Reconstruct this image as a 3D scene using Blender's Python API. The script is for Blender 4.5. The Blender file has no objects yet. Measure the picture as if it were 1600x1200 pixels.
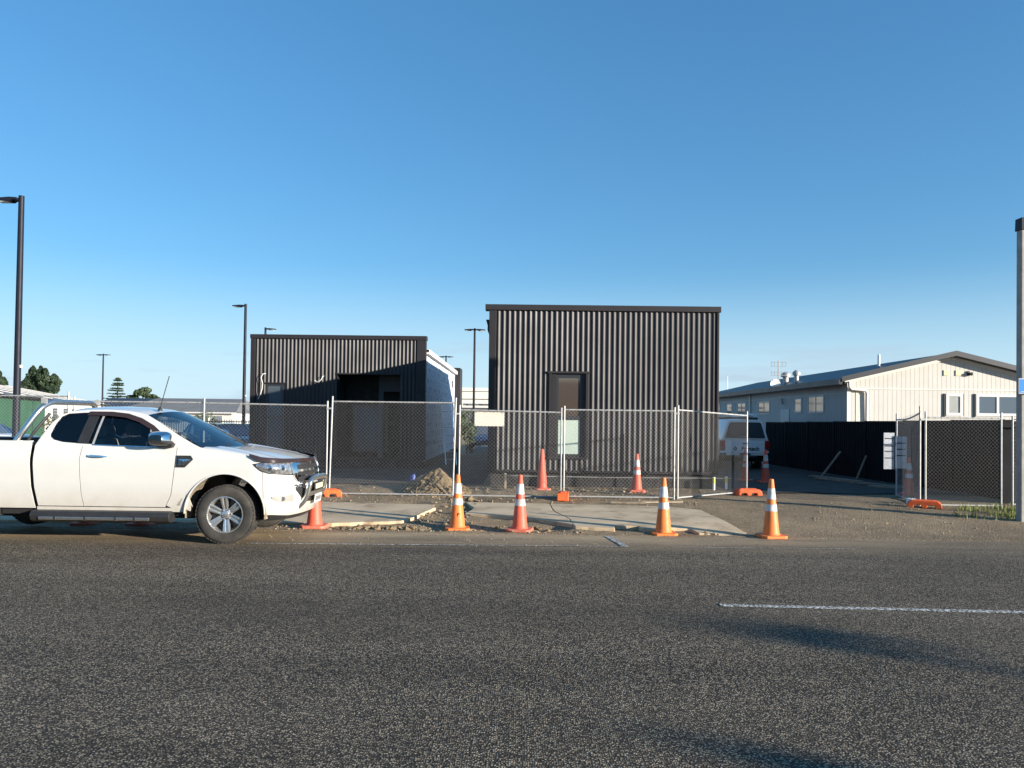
import bpy, bmesh, math, random
from mathutils import Vector, Matrix, noise as mnoise
R = math.radians
random.seed(7)
sc = bpy.context.scene
COL = sc.collection

# ------------------------------------------------------------------ camera
cam_d = bpy.data.cameras.new('camera')
cam_d.sensor_width = 36.0
cam_d.lens = 36.0 * 1209.0 / 1600.0
cam_d.shift_y = 33.0 / 1600.0
cam_d.clip_start = 0.1
cam_d.clip_end = 6000
cam = bpy.data.objects.new('camera', cam_d)
COL.objects.link(cam)
cam.matrix_world = (Matrix.Translation((0, 0, 1.7)) @ Matrix.Rotation(R(0.5), 4, 'Z')
                    @ Matrix.Rotation(R(91.04), 4, 'X') @ Matrix.Rotation(0.0125, 4, 'Z'))
sc.camera = cam
sc.render.resolution_x, sc.render.resolution_y = 1024, 768

# ------------------------------------------------------------------ sky and sun
SUN_EL, SUN_AZ = 11.0, 119.0          # azimuth clockwise from +Y (straight ahead)
w = bpy.data.worlds.new('World'); sc.world = w; w.use_nodes = True
nt = w.node_tree; nt.nodes.clear()
wo = nt.nodes.new('ShaderNodeOutputWorld'); bg = nt.nodes.new('ShaderNodeBackground')
sky = nt.nodes.new('ShaderNodeTexSky'); sky.sky_type = 'NISHITA'; sky.sun_disc = False
sky.sun_elevation = R(SUN_EL); sky.sun_rotation = R(SUN_AZ)
sky.altitude = 0; sky.air_density = 1.0; sky.dust_density = 0.0; sky.ozone_density = 5.1
bg.inputs['Strength'].default_value = 0.15
# thin low cloud banks near the horizon
tc = nt.nodes.new('ShaderNodeTexCoord'); mp = nt.nodes.new('ShaderNodeMapping')
mp.inputs['Scale'].default_value = (2.2, 2.2, 16)
cn = nt.nodes.new('ShaderNodeTexNoise'); cn.inputs['Scale'].default_value = 2.3
cn.inputs['Detail'].default_value = 5; cn.inputs['Roughness'].default_value = 0.55
cr = nt.nodes.new('ShaderNodeMapRange'); cr.inputs['From Min'].default_value = 0.50; cr.inputs['From Max'].default_value = 0.66
sx = nt.nodes.new('ShaderNodeSeparateXYZ')
lo = nt.nodes.new('ShaderNodeMapRange'); lo.inputs['From Min'].default_value = 0.03; lo.inputs['From Max'].default_value = 0.12
lo.inputs['To Min'].default_value = 1.0; lo.inputs['To Max'].default_value = 0.0
mu = nt.nodes.new('ShaderNodeMath'); mu.operation = 'MULTIPLY'
hs = nt.nodes.new('ShaderNodeHueSaturation'); hs.inputs['Saturation'].default_value = 1.19
hs.inputs['Hue'].default_value = 0.5
mx = nt.nodes.new('ShaderNodeMix'); mx.data_type = 'RGBA'
mx.inputs[7].default_value = (1.55, 1.95, 2.4, 1)
L = nt.links.new
L(tc.outputs['Generated'], mp.inputs[0]); L(mp.outputs[0], cn.inputs['Vector']); L(cn.outputs['Fac'], cr.inputs['Value'])
L(tc.outputs['Generated'], sx.inputs[0]); L(sx.outputs['Z'], lo.inputs['Value'])
L(cr.outputs[0], mu.inputs[0]); L(lo.outputs[0], mu.inputs[1])
ga = nt.nodes.new('ShaderNodeGamma'); ga.inputs['Gamma'].default_value = 0.69
L(sky.outputs[0], ga.inputs['Color']); L(ga.outputs[0], hs.inputs['Color']); hz = nt.nodes.new('ShaderNodeMapRange'); hz.inputs['From Min'].default_value = 0.0; hz.inputs['From Max'].default_value = 0.20
hz.inputs['To Min'].default_value = 0.85; hz.inputs['To Max'].default_value = 0.0; hz.interpolation_type = 'SMOOTHSTEP'
mh = nt.nodes.new('ShaderNodeMix'); mh.data_type = 'RGBA'; mh.inputs[7].default_value = (2.0, 2.7, 3.2, 1)
L(sx.outputs['Z'], hz.inputs['Value']); L(hz.outputs[0], mh.inputs[0]); L(hs.outputs[0], mh.inputs[6]); L(mh.outputs[2], mx.inputs[6]); L(mu.outputs[0], mx.inputs[0])
L(mx.outputs[2], bg.inputs['Color']); L(bg.outputs[0], wo.inputs['Surface'])

sd = bpy.data.lights.new('sun', 'SUN'); sd.energy = 5.0; sd.angle = R(0.55); sd.color = (1.0, 0.91, 0.78)
so = bpy.data.objects.new('sun', sd); COL.objects.link(so)
sv = Vector((math.sin(R(SUN_AZ)) * math.cos(R(SUN_EL)), math.cos(R(SUN_AZ)) * math.cos(R(SUN_EL)), math.sin(R(SUN_EL))))
so.rotation_euler = sv.to_track_quat('Z', 'Y').to_euler(); so.location = (20, -10, 12)

vs = sc.view_settings
vs.view_transform = 'Standard'; vs.look = 'None'; vs.gamma = 1.0; vs.use_curve_mapping = False
vs.exposure = 1.08

# ------------------------------------------------------------------ materials
MATS = {}
def mat(name, col, rough=0.6, metal=0.0, var=0.0, vscale=6.0, bump=0.0, bscale=60.0, col2=None, spec=0.5, trans=0.0, coat=0.0, detail=5):
    if name in MATS: return MATS[name]
    m = bpy.data.materials.new(name); m.use_nodes = True
    n = m.node_tree.nodes; l = m.node_tree.links.new
    b = n['Principled BSDF']
    b.inputs['Base Color'].default_value = (*col, 1); b.inputs['Roughness'].default_value = rough
    b.inputs['Metallic'].default_value = metal; b.inputs['Specular IOR Level'].default_value = spec
    if coat: b.inputs['Coat Weight'].default_value = coat; b.inputs['Coat Roughness'].default_value = 0.06
    g = None
    if var or col2 or bump: g = n.new('ShaderNodeNewGeometry')
    if var or col2:
        t = n.new('ShaderNodeTexNoise'); t.inputs['Scale'].default_value = vscale; t.inputs['Detail'].default_value = detail
        l(g.outputs['Position'], t.inputs['Vector'])
        x = n.new('ShaderNodeMix'); x.data_type = 'RGBA'
        c2 = col2 if col2 else tuple(c * (1 - var) for c in col)
        c1 = col if col2 else tuple(min(1, c * (1 + var)) for c in col)
        x.inputs[6].default_value = (*c1, 1); x.inputs[7].default_value = (*c2, 1)
        r = n.new('ShaderNodeMapRange'); r.inputs['From Min'].default_value = .32; r.inputs['From Max'].default_value = .68
        l(t.outputs['Fac'], r.inputs['Value']); l(r.outputs[0], x.inputs[0]); l(x.outputs[2], b.inputs['Base Color'])
        rr = n.new('ShaderNodeMapRange'); rr.inputs['To Min'].default_value = max(.02, rough - .08); rr.inputs['To Max'].default_value = min(1, rough + .08)
        l(t.outputs['Fac'], rr.inputs['Value']); l(rr.outputs[0], b.inputs['Roughness'])
    if bump:
        t2 = n.new('ShaderNodeTexNoise'); t2.inputs['Scale'].default_value = bscale; t2.inputs['Detail'].default_value = 4
        l(g.outputs['Position'], t2.inputs['Vector'])
        bp = n.new('ShaderNodeBump'); bp.inputs['Strength'].default_value = min(1, bump); bp.inputs['Distance'].default_value = 0.01
        l(t2.outputs['Fac'], bp.inputs['Height']); l(bp.outputs[0], b.inputs['Normal'])
    MATS[name] = m
    return m

def glass(name, tint, refl=1.0, rough=0.02, ior=1.6):
    """thin window pane: tinted see-through plus fresnel reflection"""
    if name in MATS: return MATS[name]
    m = bpy.data.materials.new(name); m.use_nodes = True
    n = m.node_tree.nodes; l = m.node_tree.links.new; n.clear()
    o = n.new('ShaderNodeOutputMaterial'); tr = n.new('ShaderNodeBsdfTransparent'); tr.inputs[0].default_value = (*tint, 1)
    gl = n.new('ShaderNodeBsdfGlossy'); gl.inputs['Roughness'].default_value = rough; gl.inputs[0].default_value = (refl,) * 3 + (1,)
    fr = n.new('ShaderNodeFresnel'); fr.inputs['IOR'].default_value = ior
    ms = n.new('ShaderNodeMixShader')
    l(fr.outputs[0], ms.inputs[0]); l(tr.outputs[0], ms.inputs[1]); l(gl.outputs[0], ms.inputs[2]); l(ms.outputs[0], o.inputs[0])
    MATS[name] = m
    return m

def chip_mat(name, dark, light, scale, dust=None, bumpd=0.006, paint=False):
    """stone chips set in a binder: voronoi cells with own tone and relief"""
    m = bpy.data.materials.new(name); m.use_nodes = True
    n = m.node_tree.nodes; l = m.node_tree.links.new; b = n['Principled BSDF']
    b.inputs['Roughness'].default_value = .82; b.inputs['Specular IOR Level'].default_value = .25
    g = n.new('ShaderNodeNewGeometry')
    v = n.new('ShaderNodeTexVoronoi'); v.inputs['Scale'].default_value = scale; v.inputs['Randomness'].default_value = 1
    l(g.outputs['Position'], v.inputs['Vector'])
    sep = n.new('ShaderNodeSeparateColor'); l(v.outputs['Color'], sep.inputs[0])
    # stone visible in the middle of each cell, binder between
    st = n.new('ShaderNodeMapRange'); st.inputs['From Min'].default_value = .62; st.inputs['From Max'].default_value = .38
    l(v.outputs['Distance'], st.inputs['Value'])
    pw = n.new('ShaderNodeMath'); pw.operation = 'POWER'; pw.inputs[1].default_value = 1.6; l(sep.outputs[0], pw.inputs[0])
    f = n.new('ShaderNodeMath'); f.operation = 'MULTIPLY'; l(pw.outputs[0], f.inputs[0]); l(st.outputs[0], f.inputs[1])
    x = n.new('ShaderNodeMix'); x.data_type = 'RGBA'; x.inputs[6].default_value = (*dark, 1); x.inputs[7].default_value = (*light, 1)
    l(f.outputs[0], x.inputs[0])
    # large worn patches
    t = n.new('ShaderNodeTexNoise'); t.inputs['Scale'].default_value = .55; t.inputs['Detail'].default_value = 6; t.inputs['Roughness'].default_value = .6
    mpt = n.new('ShaderNodeMapping'); mpt.inputs['Scale'].default_value = (.28, 1.5, 1) if dust else (1, 1, 1)
    l(g.outputs['Position'], mpt.inputs[0]); l(mpt.outputs[0], t.inputs['Vector'])
    mr = n.new('ShaderNodeMapRange'); mr.inputs['From Min'].default_value = .3; mr.inputs['From Max'].default_value = .7
    mr.inputs['To Min'].default_value = .68; mr.inputs['To Max'].default_value = 1.28
    l(t.outputs['Fac'], mr.inputs['Value'])
    sc_ = n.new('ShaderNodeVectorMath'); sc_.operation = 'SCALE'; l(x.outputs[2], sc_.inputs[0]); l(mr.outputs[0], sc_.inputs['Scale'])
    out = sc_.outputs[0]
    if dust:
        # windblown dirt that thickens towards the gutter, uneven edge
        sp = n.new('ShaderNodeSeparateXYZ'); l(g.outputs['Position'], sp.inputs[0])
        t3 = n.new('ShaderNodeTexNoise'); t3.inputs['Scale'].default_value = 1.1; t3.inputs['Detail'].default_value = 8; t3.inputs['Roughness'].default_value = .65
        mpn = n.new('ShaderNodeMapping'); mpn.inputs['Scale'].default_value = (.45, 1.6, 1); l(g.outputs['Position'], mpn.inputs[0]); l(mpn.outputs[0], t3.inputs['Vector'])
        d1 = n.new('ShaderNodeMapRange'); d1.inputs['From Min'].default_value = 9.9; d1.inputs['From Max'].default_value = 11.3
        l(sp.outputs['Y'], d1.inputs['Value'])
        d2 = n.new('ShaderNodeMapRange'); d2.inputs['From Min'].default_value = 6.5; d2.inputs['From Max'].default_value = 2.0   # less dust to the right
        d2.inputs['To Min'].default_value = .35; d2.inputs['To Max'].default_value = 1.0
        l(sp.outputs['X'], d2.inputs['Value'])
        d3 = n.new('ShaderNodeMapRange'); d3.inputs['From Min'].default_value = .3; d3.inputs['From Max'].default_value = .62
        d3.inputs['To Min'].default_value = .35; d3.inputs['To Max'].default_value = 1.0
        l(t3.outputs['Fac'], d3.inputs['Value'])
        a = n.new('ShaderNodeMath'); a.operation = 'MULTIPLY'; l(d1.outputs[0], a.inputs[0]); l(d2.outputs[0], a.inputs[1])
        a2 = n.new('ShaderNodeMath'); a2.operation = 'MULTIPLY'; l(a.outputs[0], a2.inputs[0]); l(d3.outputs[0], a2.inputs[1])
        x3 = n.new('ShaderNodeMix'); x3.data_type = 'RGBA'; x3.inputs[7].default_value = (*dust, 1)
        l(a2.outputs[0], x3.inputs[0]); l(out, x3.inputs[6]); out = x3.outputs[2]
    if paint:
        # worn paint: only the stone tops keep it
        t4 = n.new('ShaderNodeTexNoise'); t4.inputs['Scale'].default_value = 38; t4.inputs['Detail'].default_value = 3
        l(g.outputs['Position'], t4.inputs['Vector'])
        p1 = n.new('ShaderNodeMapRange'); p1.inputs['From Min'].default_value = .44; p1.inputs['From Max'].default_value = .62
        l(t4.outputs['Fac'], p1.inputs['Value'])
        x4 = n.new('ShaderNodeMix'); x4.data_type = 'RGBA'; x4.inputs[7].default_value = (.78, .76, .70, 1)
        l(p1.outputs[0], x4.inputs[0]); l(out, x4.inputs[6]); out = x4.outputs[2]
    l(out, b.inputs['Base Color'])
    bp = n.new('ShaderNodeBump'); bp.invert = True; bp.inputs['Strength'].default_value = .85; bp.inputs['Distance'].default_value = bumpd
    l(v.outputs['Distance'], bp.inputs['Height']); l(bp.outputs[0], b.inputs['Normal'])
    MATS[name] = m
    return m

M = dict(
    road=chip_mat('chip_seal', (.034, .027, .020), (.50, .405, .28), 85, dust=(.46, .34, .205)),
    paint=chip_mat('worn_road_paint', (.055, .050, .043), (.45, .42, .36), 85, paint=True),
    dirt=chip_mat('bare_dirt', (.22, .16, .095), (.50, .38, .24), 42, bumpd=.02),
    concrete=mat('path_concrete', (.63, .485, .315), .9, col2=(.50, .375, .235), vscale=1.7, bump=.25, bscale=90, detail=9),
    clay=mat('clay_soil', (.26, .185, .10), .95, col2=(.12, .086, .05), vscale=9, bump=.9, bscale=45, detail=8),
    stone=mat('loose_stone', (.34, .27, .18), .95, col2=(.15, .115, .08), vscale=14),
    asphalt=mat('car_park_asphalt', (.055, .055, .057), .9, var=.2, vscale=3, bump=.3, bscale=80),
    black=mat('charcoal_steel', (.020, .018, .021), .50, var=.2, vscale=1.1, spec=.5, bump=.10, bscale=4),
    blackflat=mat('charcoal_flashing', (.026, .023, .025), .5, var=.12, vscale=2.5, spec=.3),
    plinth=mat('dark_foundation', (.030, .029, .029), .85, var=.3, vscale=5),
    fence=mat('dark_fence_steel', (.012, .013, .017), .7, var=.15, vscale=2, spec=.12),
    frame=mat('window_frame', (.028, .03, .034), .4),
    darkin=mat('dark_interior', (.012, .012, .013), .9),
    paintw=mat('white_car_paint', (.62, .615, .585), .38, coat=1.0, var=.02, vscale=3),
    rubber=mat('tyre_rubber', (.022, .021, .020), .85, col2=(.06, .053, .045), vscale=7, bump=.3, bscale=90),
    alloy=mat('alloy_wheel', (.62, .61, .59), .28, metal=.85, var=.06, vscale=20),
    chrome=mat('chrome', (.80, .80, .80), .08, metal=1.0),
    alu=mat('polished_aluminium', (.72, .70, .66), .20, metal=.95, var=.06, vscale=9),
    plastic=mat('black_plastic', (.022, .022, .023), .5, var=.2, vscale=12),
    smoke=mat('smoked_plastic', (.035, .022, .020), .12, spec=.6),
    dust=mat('dusty_liner', (.33, .27, .19), .95, col2=(.10, .085, .065), vscale=11),
    seat=mat('seat_cloth', (.26, .235, .20), .9, var=.15, vscale=20),
    galv=mat('galvanised_steel', (.42, .415, .40), .45, metal=.3, var=.12, vscale=18),
    wire=mat('galvanised_wire', (.29, .285, .28), .5, metal=.2),
    orange=mat('orange_cone_plastic', (.84, .20, .03), .55, col2=(.62, .17, .04), vscale=11, detail=9),
    red=mat('faded_red_cone_plastic', (.74, .105, .055), .55, col2=(.52, .10, .055), vscale=11, detail=9),
    redd=mat('dusty_red_plastic', (.62, .16, .10), .7, var=.2, vscale=14),
    band=mat('reflective_band', (.70, .69, .68), .4, col2=(.42, .40, .37), vscale=13, detail=8),
    foot=mat('orange_fence_foot', (.80, .13, .03), .55, var=.14, vscale=9),
    white=mat('white_plastic', (.78, .78, .75), .5, var=.05, vscale=8),
    paper=mat('shade_grey_notice', (.40, .42, .46), .6, var=.08, vscale=6),  # white paper with its blue-grey shade put into the colour
    vanw=mat('bright_white_paint', (.84, .84, .83), .3, coat=.8, var=.02, vscale=3),
    yellow=mat('yellow_plastic', (.75, .62, .08), .5),
    blue=mat('blue_plastic', (.02, .045, .20), .5),
    signw=mat('blank_sign_board', (.74, .69, .58), .6, var=.03, vscale=4),
    ink=mat('black_print', (.015, .015, .016), .6),
    inkgrey=mat('grey_print', (.10, .10, .11), .6),
    signblue=mat('parking_sign_blue', (.01, .19, .58), .35),
    polec=mat('pole_concrete', (.33, .31, .28), .9, var=.16, vscale=5, bump=.4, bscale=60),
    polesteel=mat('dark_lamp_pole', (.012, .014, .024), .5, var=.1, vscale=3, spec=.2),
    polehead=mat('lamp_lens', (.75, .75, .72), .3),
    cream=mat('cream_board', (.52, .50, .46), .7, var=.03, vscale=2.0),
    creamtrim=mat('cream_trim', (.66, .63, .57), .55, var=.03, vscale=4),
    roofdark=mat('grey_roof_steel', (.032, .034, .040), .45, var=.08, vscale=2),
    roofgrey=mat('weathered_roof', (.17, .168, .165), .7, var=.10, vscale=.8),
    rooftan=mat('tan_roof', (.40, .29, .15), .8, var=.08, vscale=.8),
    green=mat('green_shed_wall', (.030, .11, .055), .6, var=.12, vscale=.8),
    wallw=mat('white_wall', (.60, .59, .57), .7, var=.04, vscale=.8),
    timber=mat('weathered_timber', (.34, .27, .19), .85, col2=(.20, .16, .115), vscale=10),
    bark=mat('tree_bark', (.10, .075, .05), .95, var=.2, vscale=5),
    leafd=mat('dark_conifer_leaf', (.035, .062, .026), .7, col2=(.018, .036, .016), vscale=.7),
    leafm=mat('broad_leaf', (.055, .085, .030), .7, col2=(.026, .045, .018), vscale=.8),
    leafb=mat('hedge_leaf', (.11, .10, .04), .8, col2=(.06, .065, .025), vscale=3),
    grass=mat('grass_blade', (.20, .24, .05), .8, col2=(.15, .17, .045), vscale=9),
    cardark=mat('dark_blue_car_paint', (.012, .020, .055), .25, coat=.8),
    cargrey=mat('grey_car_paint', (.05, .055, .065), .25, coat=.8),
    lampglass=mat('lamp_glass', (.80, .81, .82), .10, metal=.8, col2=(.22,.23,.25), vscale=17),
    redlens=mat('tail_lamp_red', (.35, .015, .012), .2),
    glass_d=glass('tinted_glass', (.80, .86, .86)),
    glass_w=glass('windscreen_glass', (.42, .48, .52), 1.0, ior=2.5),
    glass_b=mat('house_glass', (.16, .19, .22), .05, metal=.6),
    pane_pale=mat('pale_paper_behind_glass', (.42, .50, .43), .45, var=.05, vscale=3),
    pane_brown=mat('brown_reflection_glass', (.22, .17, .14), .05, metal=.7),  # brown tint puts the opposite house's reflection into the glass
    plate=mat('number_plate', (.70, .70, .66), .4, var=.05, vscale=30),
    tagy=mat('buff_tag', (.66, .58, .36), .6),
    twine=mat('white_cable', (.75, .74, .70), .6),
)
def dusty_paint():
    m = MATS['white_car_paint'].copy(); m.name = 'dusty_white_paint'
    n = m.node_tree.nodes; l = m.node_tree.links.new; b = n['Principled BSDF']
    src = b.inputs['Base Color'].links[0].from_socket
    g = n.new('ShaderNodeNewGeometry'); sp = n.new('ShaderNodeSeparateXYZ'); l(g.outputs['Position'], sp.inputs[0])
    mr = n.new('ShaderNodeMapRange'); mr.inputs['From Min'].default_value = .82; mr.inputs['From Max'].default_value = .38
    l(sp.outputs['Z'], mr.inputs['Value'])
    t = n.new('ShaderNodeTexNoise'); t.inputs['Scale'].default_value = 4.5; t.inputs['Detail'].default_value = 8; t.inputs['Roughness'].default_value = .7
    l(g.outputs['Position'], t.inputs['Vector'])
    mm = n.new('ShaderNodeMath'); mm.operation = 'MULTIPLY'; l(mr.outputs[0], mm.inputs[0]); l(t.outputs['Fac'], mm.inputs[1])
    x = n.new('ShaderNodeMix'); x.data_type = 'RGBA'; x.inputs[7].default_value = (.36, .29, .20, 1)
    l(mm.outputs[0], x.inputs[0]); l(src, x.inputs[6]); l(x.outputs[2], b.inputs['Base Color'])
    return m
M['paintd'] = dusty_paint()
def stain(m, col, scale, lo_, hi, rough=.7):
    """dried mud smears with their own ragged outline"""
    n = m.node_tree.nodes; l = m.node_tree.links.new; b = n['Principled BSDF']; src = b.inputs['Base Color'].links[0].from_socket
    g = n.new('ShaderNodeNewGeometry'); t = n.new('ShaderNodeTexNoise'); t.inputs['Scale'].default_value = scale; t.inputs['Detail'].default_value = 10; t.inputs['Roughness'].default_value = rough
    l(g.outputs['Position'], t.inputs['Vector']); r = n.new('ShaderNodeMapRange'); r.inputs['From Min'].default_value = lo_; r.inputs['From Max'].default_value = hi
    l(t.outputs['Fac'], r.inputs['Value']); x = n.new('ShaderNodeMix'); x.data_type = 'RGBA'; x.inputs[7].default_value = (*col, 1)
    l(r.outputs[0], x.inputs[0]); l(src, x.inputs[6]); l(x.outputs[2], b.inputs['Base Color'])
stain(M['concrete'], (.30, .215, .13), 1.3, .50, .66)
stain(M['orange'], (.30, .16, .08), 6.0, .56, .75); stain(M['red'], (.30, .13, .08), 6.0, .56, .75)
stain(M['galv'], (.22, .19, .15), 7.0, .55, .72)
def wrap_mat():
    m = bpy.data.materials.new('printed_building_wrap'); m.use_nodes = True
    n = m.node_tree.nodes; l = m.node_tree.links.new; b = n['Principled BSDF']; b.inputs['Roughness'].default_value = .55
    g = n.new('ShaderNodeNewGeometry'); mp_ = n.new('ShaderNodeMapping'); mp_.inputs['Rotation'].default_value = (R(90), 0, R(90))
    l(g.outputs['Position'], mp_.inputs[0])
    # rows of printed blocks
    sp = n.new('ShaderNodeSeparateXYZ'); l(g.outputs['Position'], sp.inputs[0])
    cb = n.new('ShaderNodeCombineXYZ'); l(sp.outputs['Y'], cb.inputs[0]); l(sp.outputs['Z'], cb.inputs[1])
    br = n.new('ShaderNodeTexBrick'); br.inputs['Scale'].default_value = 1.0; br.inputs['Brick Width'].default_value = .9; br.inputs['Row Height'].default_value = .32
    br.inputs['Mortar Size'].default_value = .055; br.inputs['Color1'].default_value = (1, 1, 1, 1); br.inputs['Color2'].default_value = (1, 1, 1, 1); br.inputs['Mortar'].default_value = (0, 0, 0, 1)
    l(cb.outputs[0], br.inputs['Vector'])
    ns = n.new('ShaderNodeTexNoise'); ns.inputs['Scale'].default_value = 4.5; ns.inputs['Detail'].default_value = 2; l(cb.outputs[0], ns.inputs['Vector'])
    gt = n.new('ShaderNodeMath'); gt.operation = 'GREATER_THAN'; gt.inputs[1].default_value = .57; l(ns.outputs['Fac'], gt.inputs[0])
    iv = n.new('ShaderNodeMath'); iv.operation = 'SUBTRACT'; iv.inputs[0].default_value = 1; l(br.outputs['Fac'], iv.inputs[1])
    mm = n.new('ShaderNodeMath'); mm.operation = 'MULTIPLY'; l(gt.outputs[0], mm.inputs[0]); l(iv.outputs[0], mm.inputs[1])
    x = n.new('ShaderNodeMix'); x.data_type = 'RGBA'; x.inputs[6].default_value = (.60, .64, .72, 1); x.inputs[7].default_value = (.22, .25, .34, 1)
    l(mm.outputs[0], x.inputs[0]); l(x.outputs[2], b.inputs['Base Color'])
    return m
M['wrap'] = wrap_mat()

# ------------------------------------------------------------------ mesh helpers
class MB:
    def __init__(s): s.v = []; s.f = []; s.weld = False
    def quad(s, a, b, c, d): i = len(s.v); s.v += [tuple(a), tuple(b), tuple(c), tuple(d)]; s.f.append((i, i+1, i+2, i+3)); return s
    def box(s, x0, y0, z0, x1, y1, z1, mtx=None):
        i = len(s.v)
        p = [(x0,y0,z0),(x1,y0,z0),(x1,y1,z0),(x0,y1,z0),(x0,y0,z1),(x1,y0,z1),(x1,y1,z1),(x0,y1,z1)]
        if mtx is not None: p = [tuple(mtx @ Vector(q)) for q in p]
        s.v += p
        s.f += [tuple(i+k for k in q) for q in ((0,3,2,1),(4,5,6,7),(0,1,5,4),(1,2,6,5),(2,3,7,6),(3,0,4,7))]
        return s
    def taper(s, cx, cy, z0, z1, w0, d0, w1, d1):
        i = len(s.v)
        for z, a, b in ((z0, w0/2, d0/2), (z1, w1/2, d1/2)):
            s.v += [(cx-a,cy-b,z),(cx+a,cy-b,z),(cx+a,cy+b,z),(cx-a,cy+b,z)]
        s.f += [tuple(i+k for k in q) for q in ((0,3,2,1),(4,5,6,7),(0,1,5,4),(1,2,6,5),(2,3,7,6),(3,0,4,7))]
        return s
    def tube(s, pts, r, n=8, caps=True):
        pts = [Vector(p) for p in pts]; rr = r if isinstance(r, (list, tuple)) else [r]*len(pts)
        base = len(s.v); up = None
        for k, p in enumerate(pts):
            a = pts[max(0, k-1)]; b = pts[min(len(pts)-1, k+1)]; d = (b-a)
            d = d.normalized() if d.length > 1e-9 else Vector((0,0,1))
            if up is None or abs(up.dot(d)) > .98:
                up = Vector((0,0,1)) if abs(d.z) < .9 else Vector((0,1,0))
            x = d.cross(up).normalized(); y = x.cross(d).normalized(); up = y
            for q in range(n):
                a_ = 2*math.pi*q/n + math.pi/n
                s.v.append(tuple(p + x*(math.cos(a_)*rr[k]) + y*(math.sin(a_)*rr[k])))
        for k in range(len(pts)-1):
            for q in range(n):
                s.f.append((base+k*n+q, base+k*n+(q+1)%n, base+(k+1)*n+(q+1)%n, base+(k+1)*n+q))
        if caps:
            s.f.append(tuple(base+q for q in range(n))[::-1]); e = base+(len(pts)-1)*n; s.f.append(tuple(e+q for q in range(n)))
        return s
    def lathe(s, prof, n=24, axis='Z', c=(0,0,0), caps=False):
        base = len(s.v)
        for r, h in prof:
            for q in range(n):
                a = 2*math.pi*q/n; x, y = r*math.cos(a), r*math.sin(a)
                s.v.append((c[0]+x, c[1]+y, c[2]+h) if axis == 'Z' else ((c[0]+x, c[1]+h, c[2]+y) if axis == 'Y' else (c[0]+h, c[1]+x, c[2]+y)))
        for k in range(len(prof)-1):
            for q in range(n): s.f.append((base+k*n+q, base+k*n+(q+1)%n, base+(k+1)*n+(q+1)%n, base+(k+1)*n+q))
        if caps:
            s.f.append(tuple(base+q for q in range(n))[::-1]); e = base+(len(prof)-1)*n; s.f.append(tuple(e+q for q in range(n)))
        return s
    def prism(s, poly, z0, z1):
        """poly in XY, extruded in Z"""
        i = len(s.v); n = len(poly)
        s.v += [(x, y, z0) for x, y in poly] + [(p[0], p[1], z1) for p in poly]
        s.f.append(tuple(i+k for k in range(n))[::-1]); s.f.append(tuple(i+n+k for k in range(n)))
        for k in range(n): s.f.append((i+k, i+(k+1)%n, i+n+(k+1)%n, i+n+k))
        return s
    def prismY(s, poly, y0, y1):
        i = len(s.v); n = len(poly)
        s.v += [(x, y0, z) for x, z in poly] + [(x, y1, z) for x, z in poly]
        s.f.append(tuple(i+k for k in range(n))); s.f.append(tuple(i+n+k for k in range(n))[::-1])
        for k in range(n): s.f.append((i+(k+1)%n, i+k, i+n+k, i+n+(k+1)%n))
        return s
    def prismX(s, poly, x0, x1):
        i = len(s.v); n = len(poly)
        s.v += [(x0, y, z) for y, z in poly] + [(x1, y, z) for y, z in poly]
        s.f.append(tuple(i+k for k in range(n))[::-1]); s.f.append(tuple(i+n+k for k in range(n)))
        for k in range(n): s.f.append((i+k, i+(k+1)%n, i+n+(k+1)%n, i+n+k))
        return s
    def grid(s, rows, closed=False):
        base = len(s.v); m = len(rows[0])
        for r in rows: s.v += [tuple(p) for p in r]
        for i in range(len(rows)-1):
            for j in range(m-1): s.f.append((base+i*m+j, base+i*m+j+1, base+(i+1)*m+j+1, base+(i+1)*m+j))
        return s
    def mirror_y(s):
        i = len(s.v); s.v += [(x, -y, z) for x, y, z in s.v]; s.f += [tuple(i+k for k in f)[::-1] for f in list(s.f)]
        return s
    def pair(s, name, m, parent=None, smooth=False, bevel=0, **kw):
        """this mesh and its mirror image as two objects"""
        o = s.build(name, m, parent, smooth, bevel); t = MB(); t.v = [(x, -y, z) for x, y, z in s.v]; t.f = [tuple(f)[::-1] for f in s.f]
        t.build(name, m, parent, smooth, bevel); return o
    def mesh(s, name, m, smooth=False, fixn=False, weld=False):
        me = bpy.data.meshes.new(name); me.from_pydata(s.v, [], s.f)
        if fixn:
            bm = bmesh.new(); bm.from_mesh(me)
            if s.weld: bmesh.ops.remove_doubles(bm, verts=bm.verts, dist=.004)
            bmesh.ops.recalc_face_normals(bm, faces=bm.faces); bm.to_mesh(me); bm.free()
        me.materials.append(m)
        if smooth:
            me.polygons.foreach_set('use_smooth', [True]*len(me.polygons))
            try: me.set_sharp_from_angle(angle=R(38))
            except Exception: pass
        me.update(); return me
    def build(s, name, m, parent=None, smooth=False, bevel=0, fixn=True, kind=None):
        o = bpy.data.objects.new(name, s.mesh(name, m, smooth, fixn)); COL.objects.link(o)
        if parent: o.parent = parent
        if bevel:
            md = o.modifiers.new('bevel', 'BEVEL'); md.width = bevel; md.segments = 2; md.limit_method = 'ANGLE'; md.angle_limit = R(35)
        if kind: o['kind'] = kind
        return o
def tag(o, label, cat, group=None):
    o['label'] = label; o['category'] = cat
    if group: o['group'] = group
    return o
def thing(name, label, cat, loc=(0,0,0), rz=0.0, group=None):
    o = bpy.data.objects.new(name, None); COL.objects.link(o); o.location = loc; o.rotation_euler = (0,0,rz)
    o.empty_display_size = .2
    return tag(o, label, cat, group)
def struct(o): o['kind'] = 'structure'; return o
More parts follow.
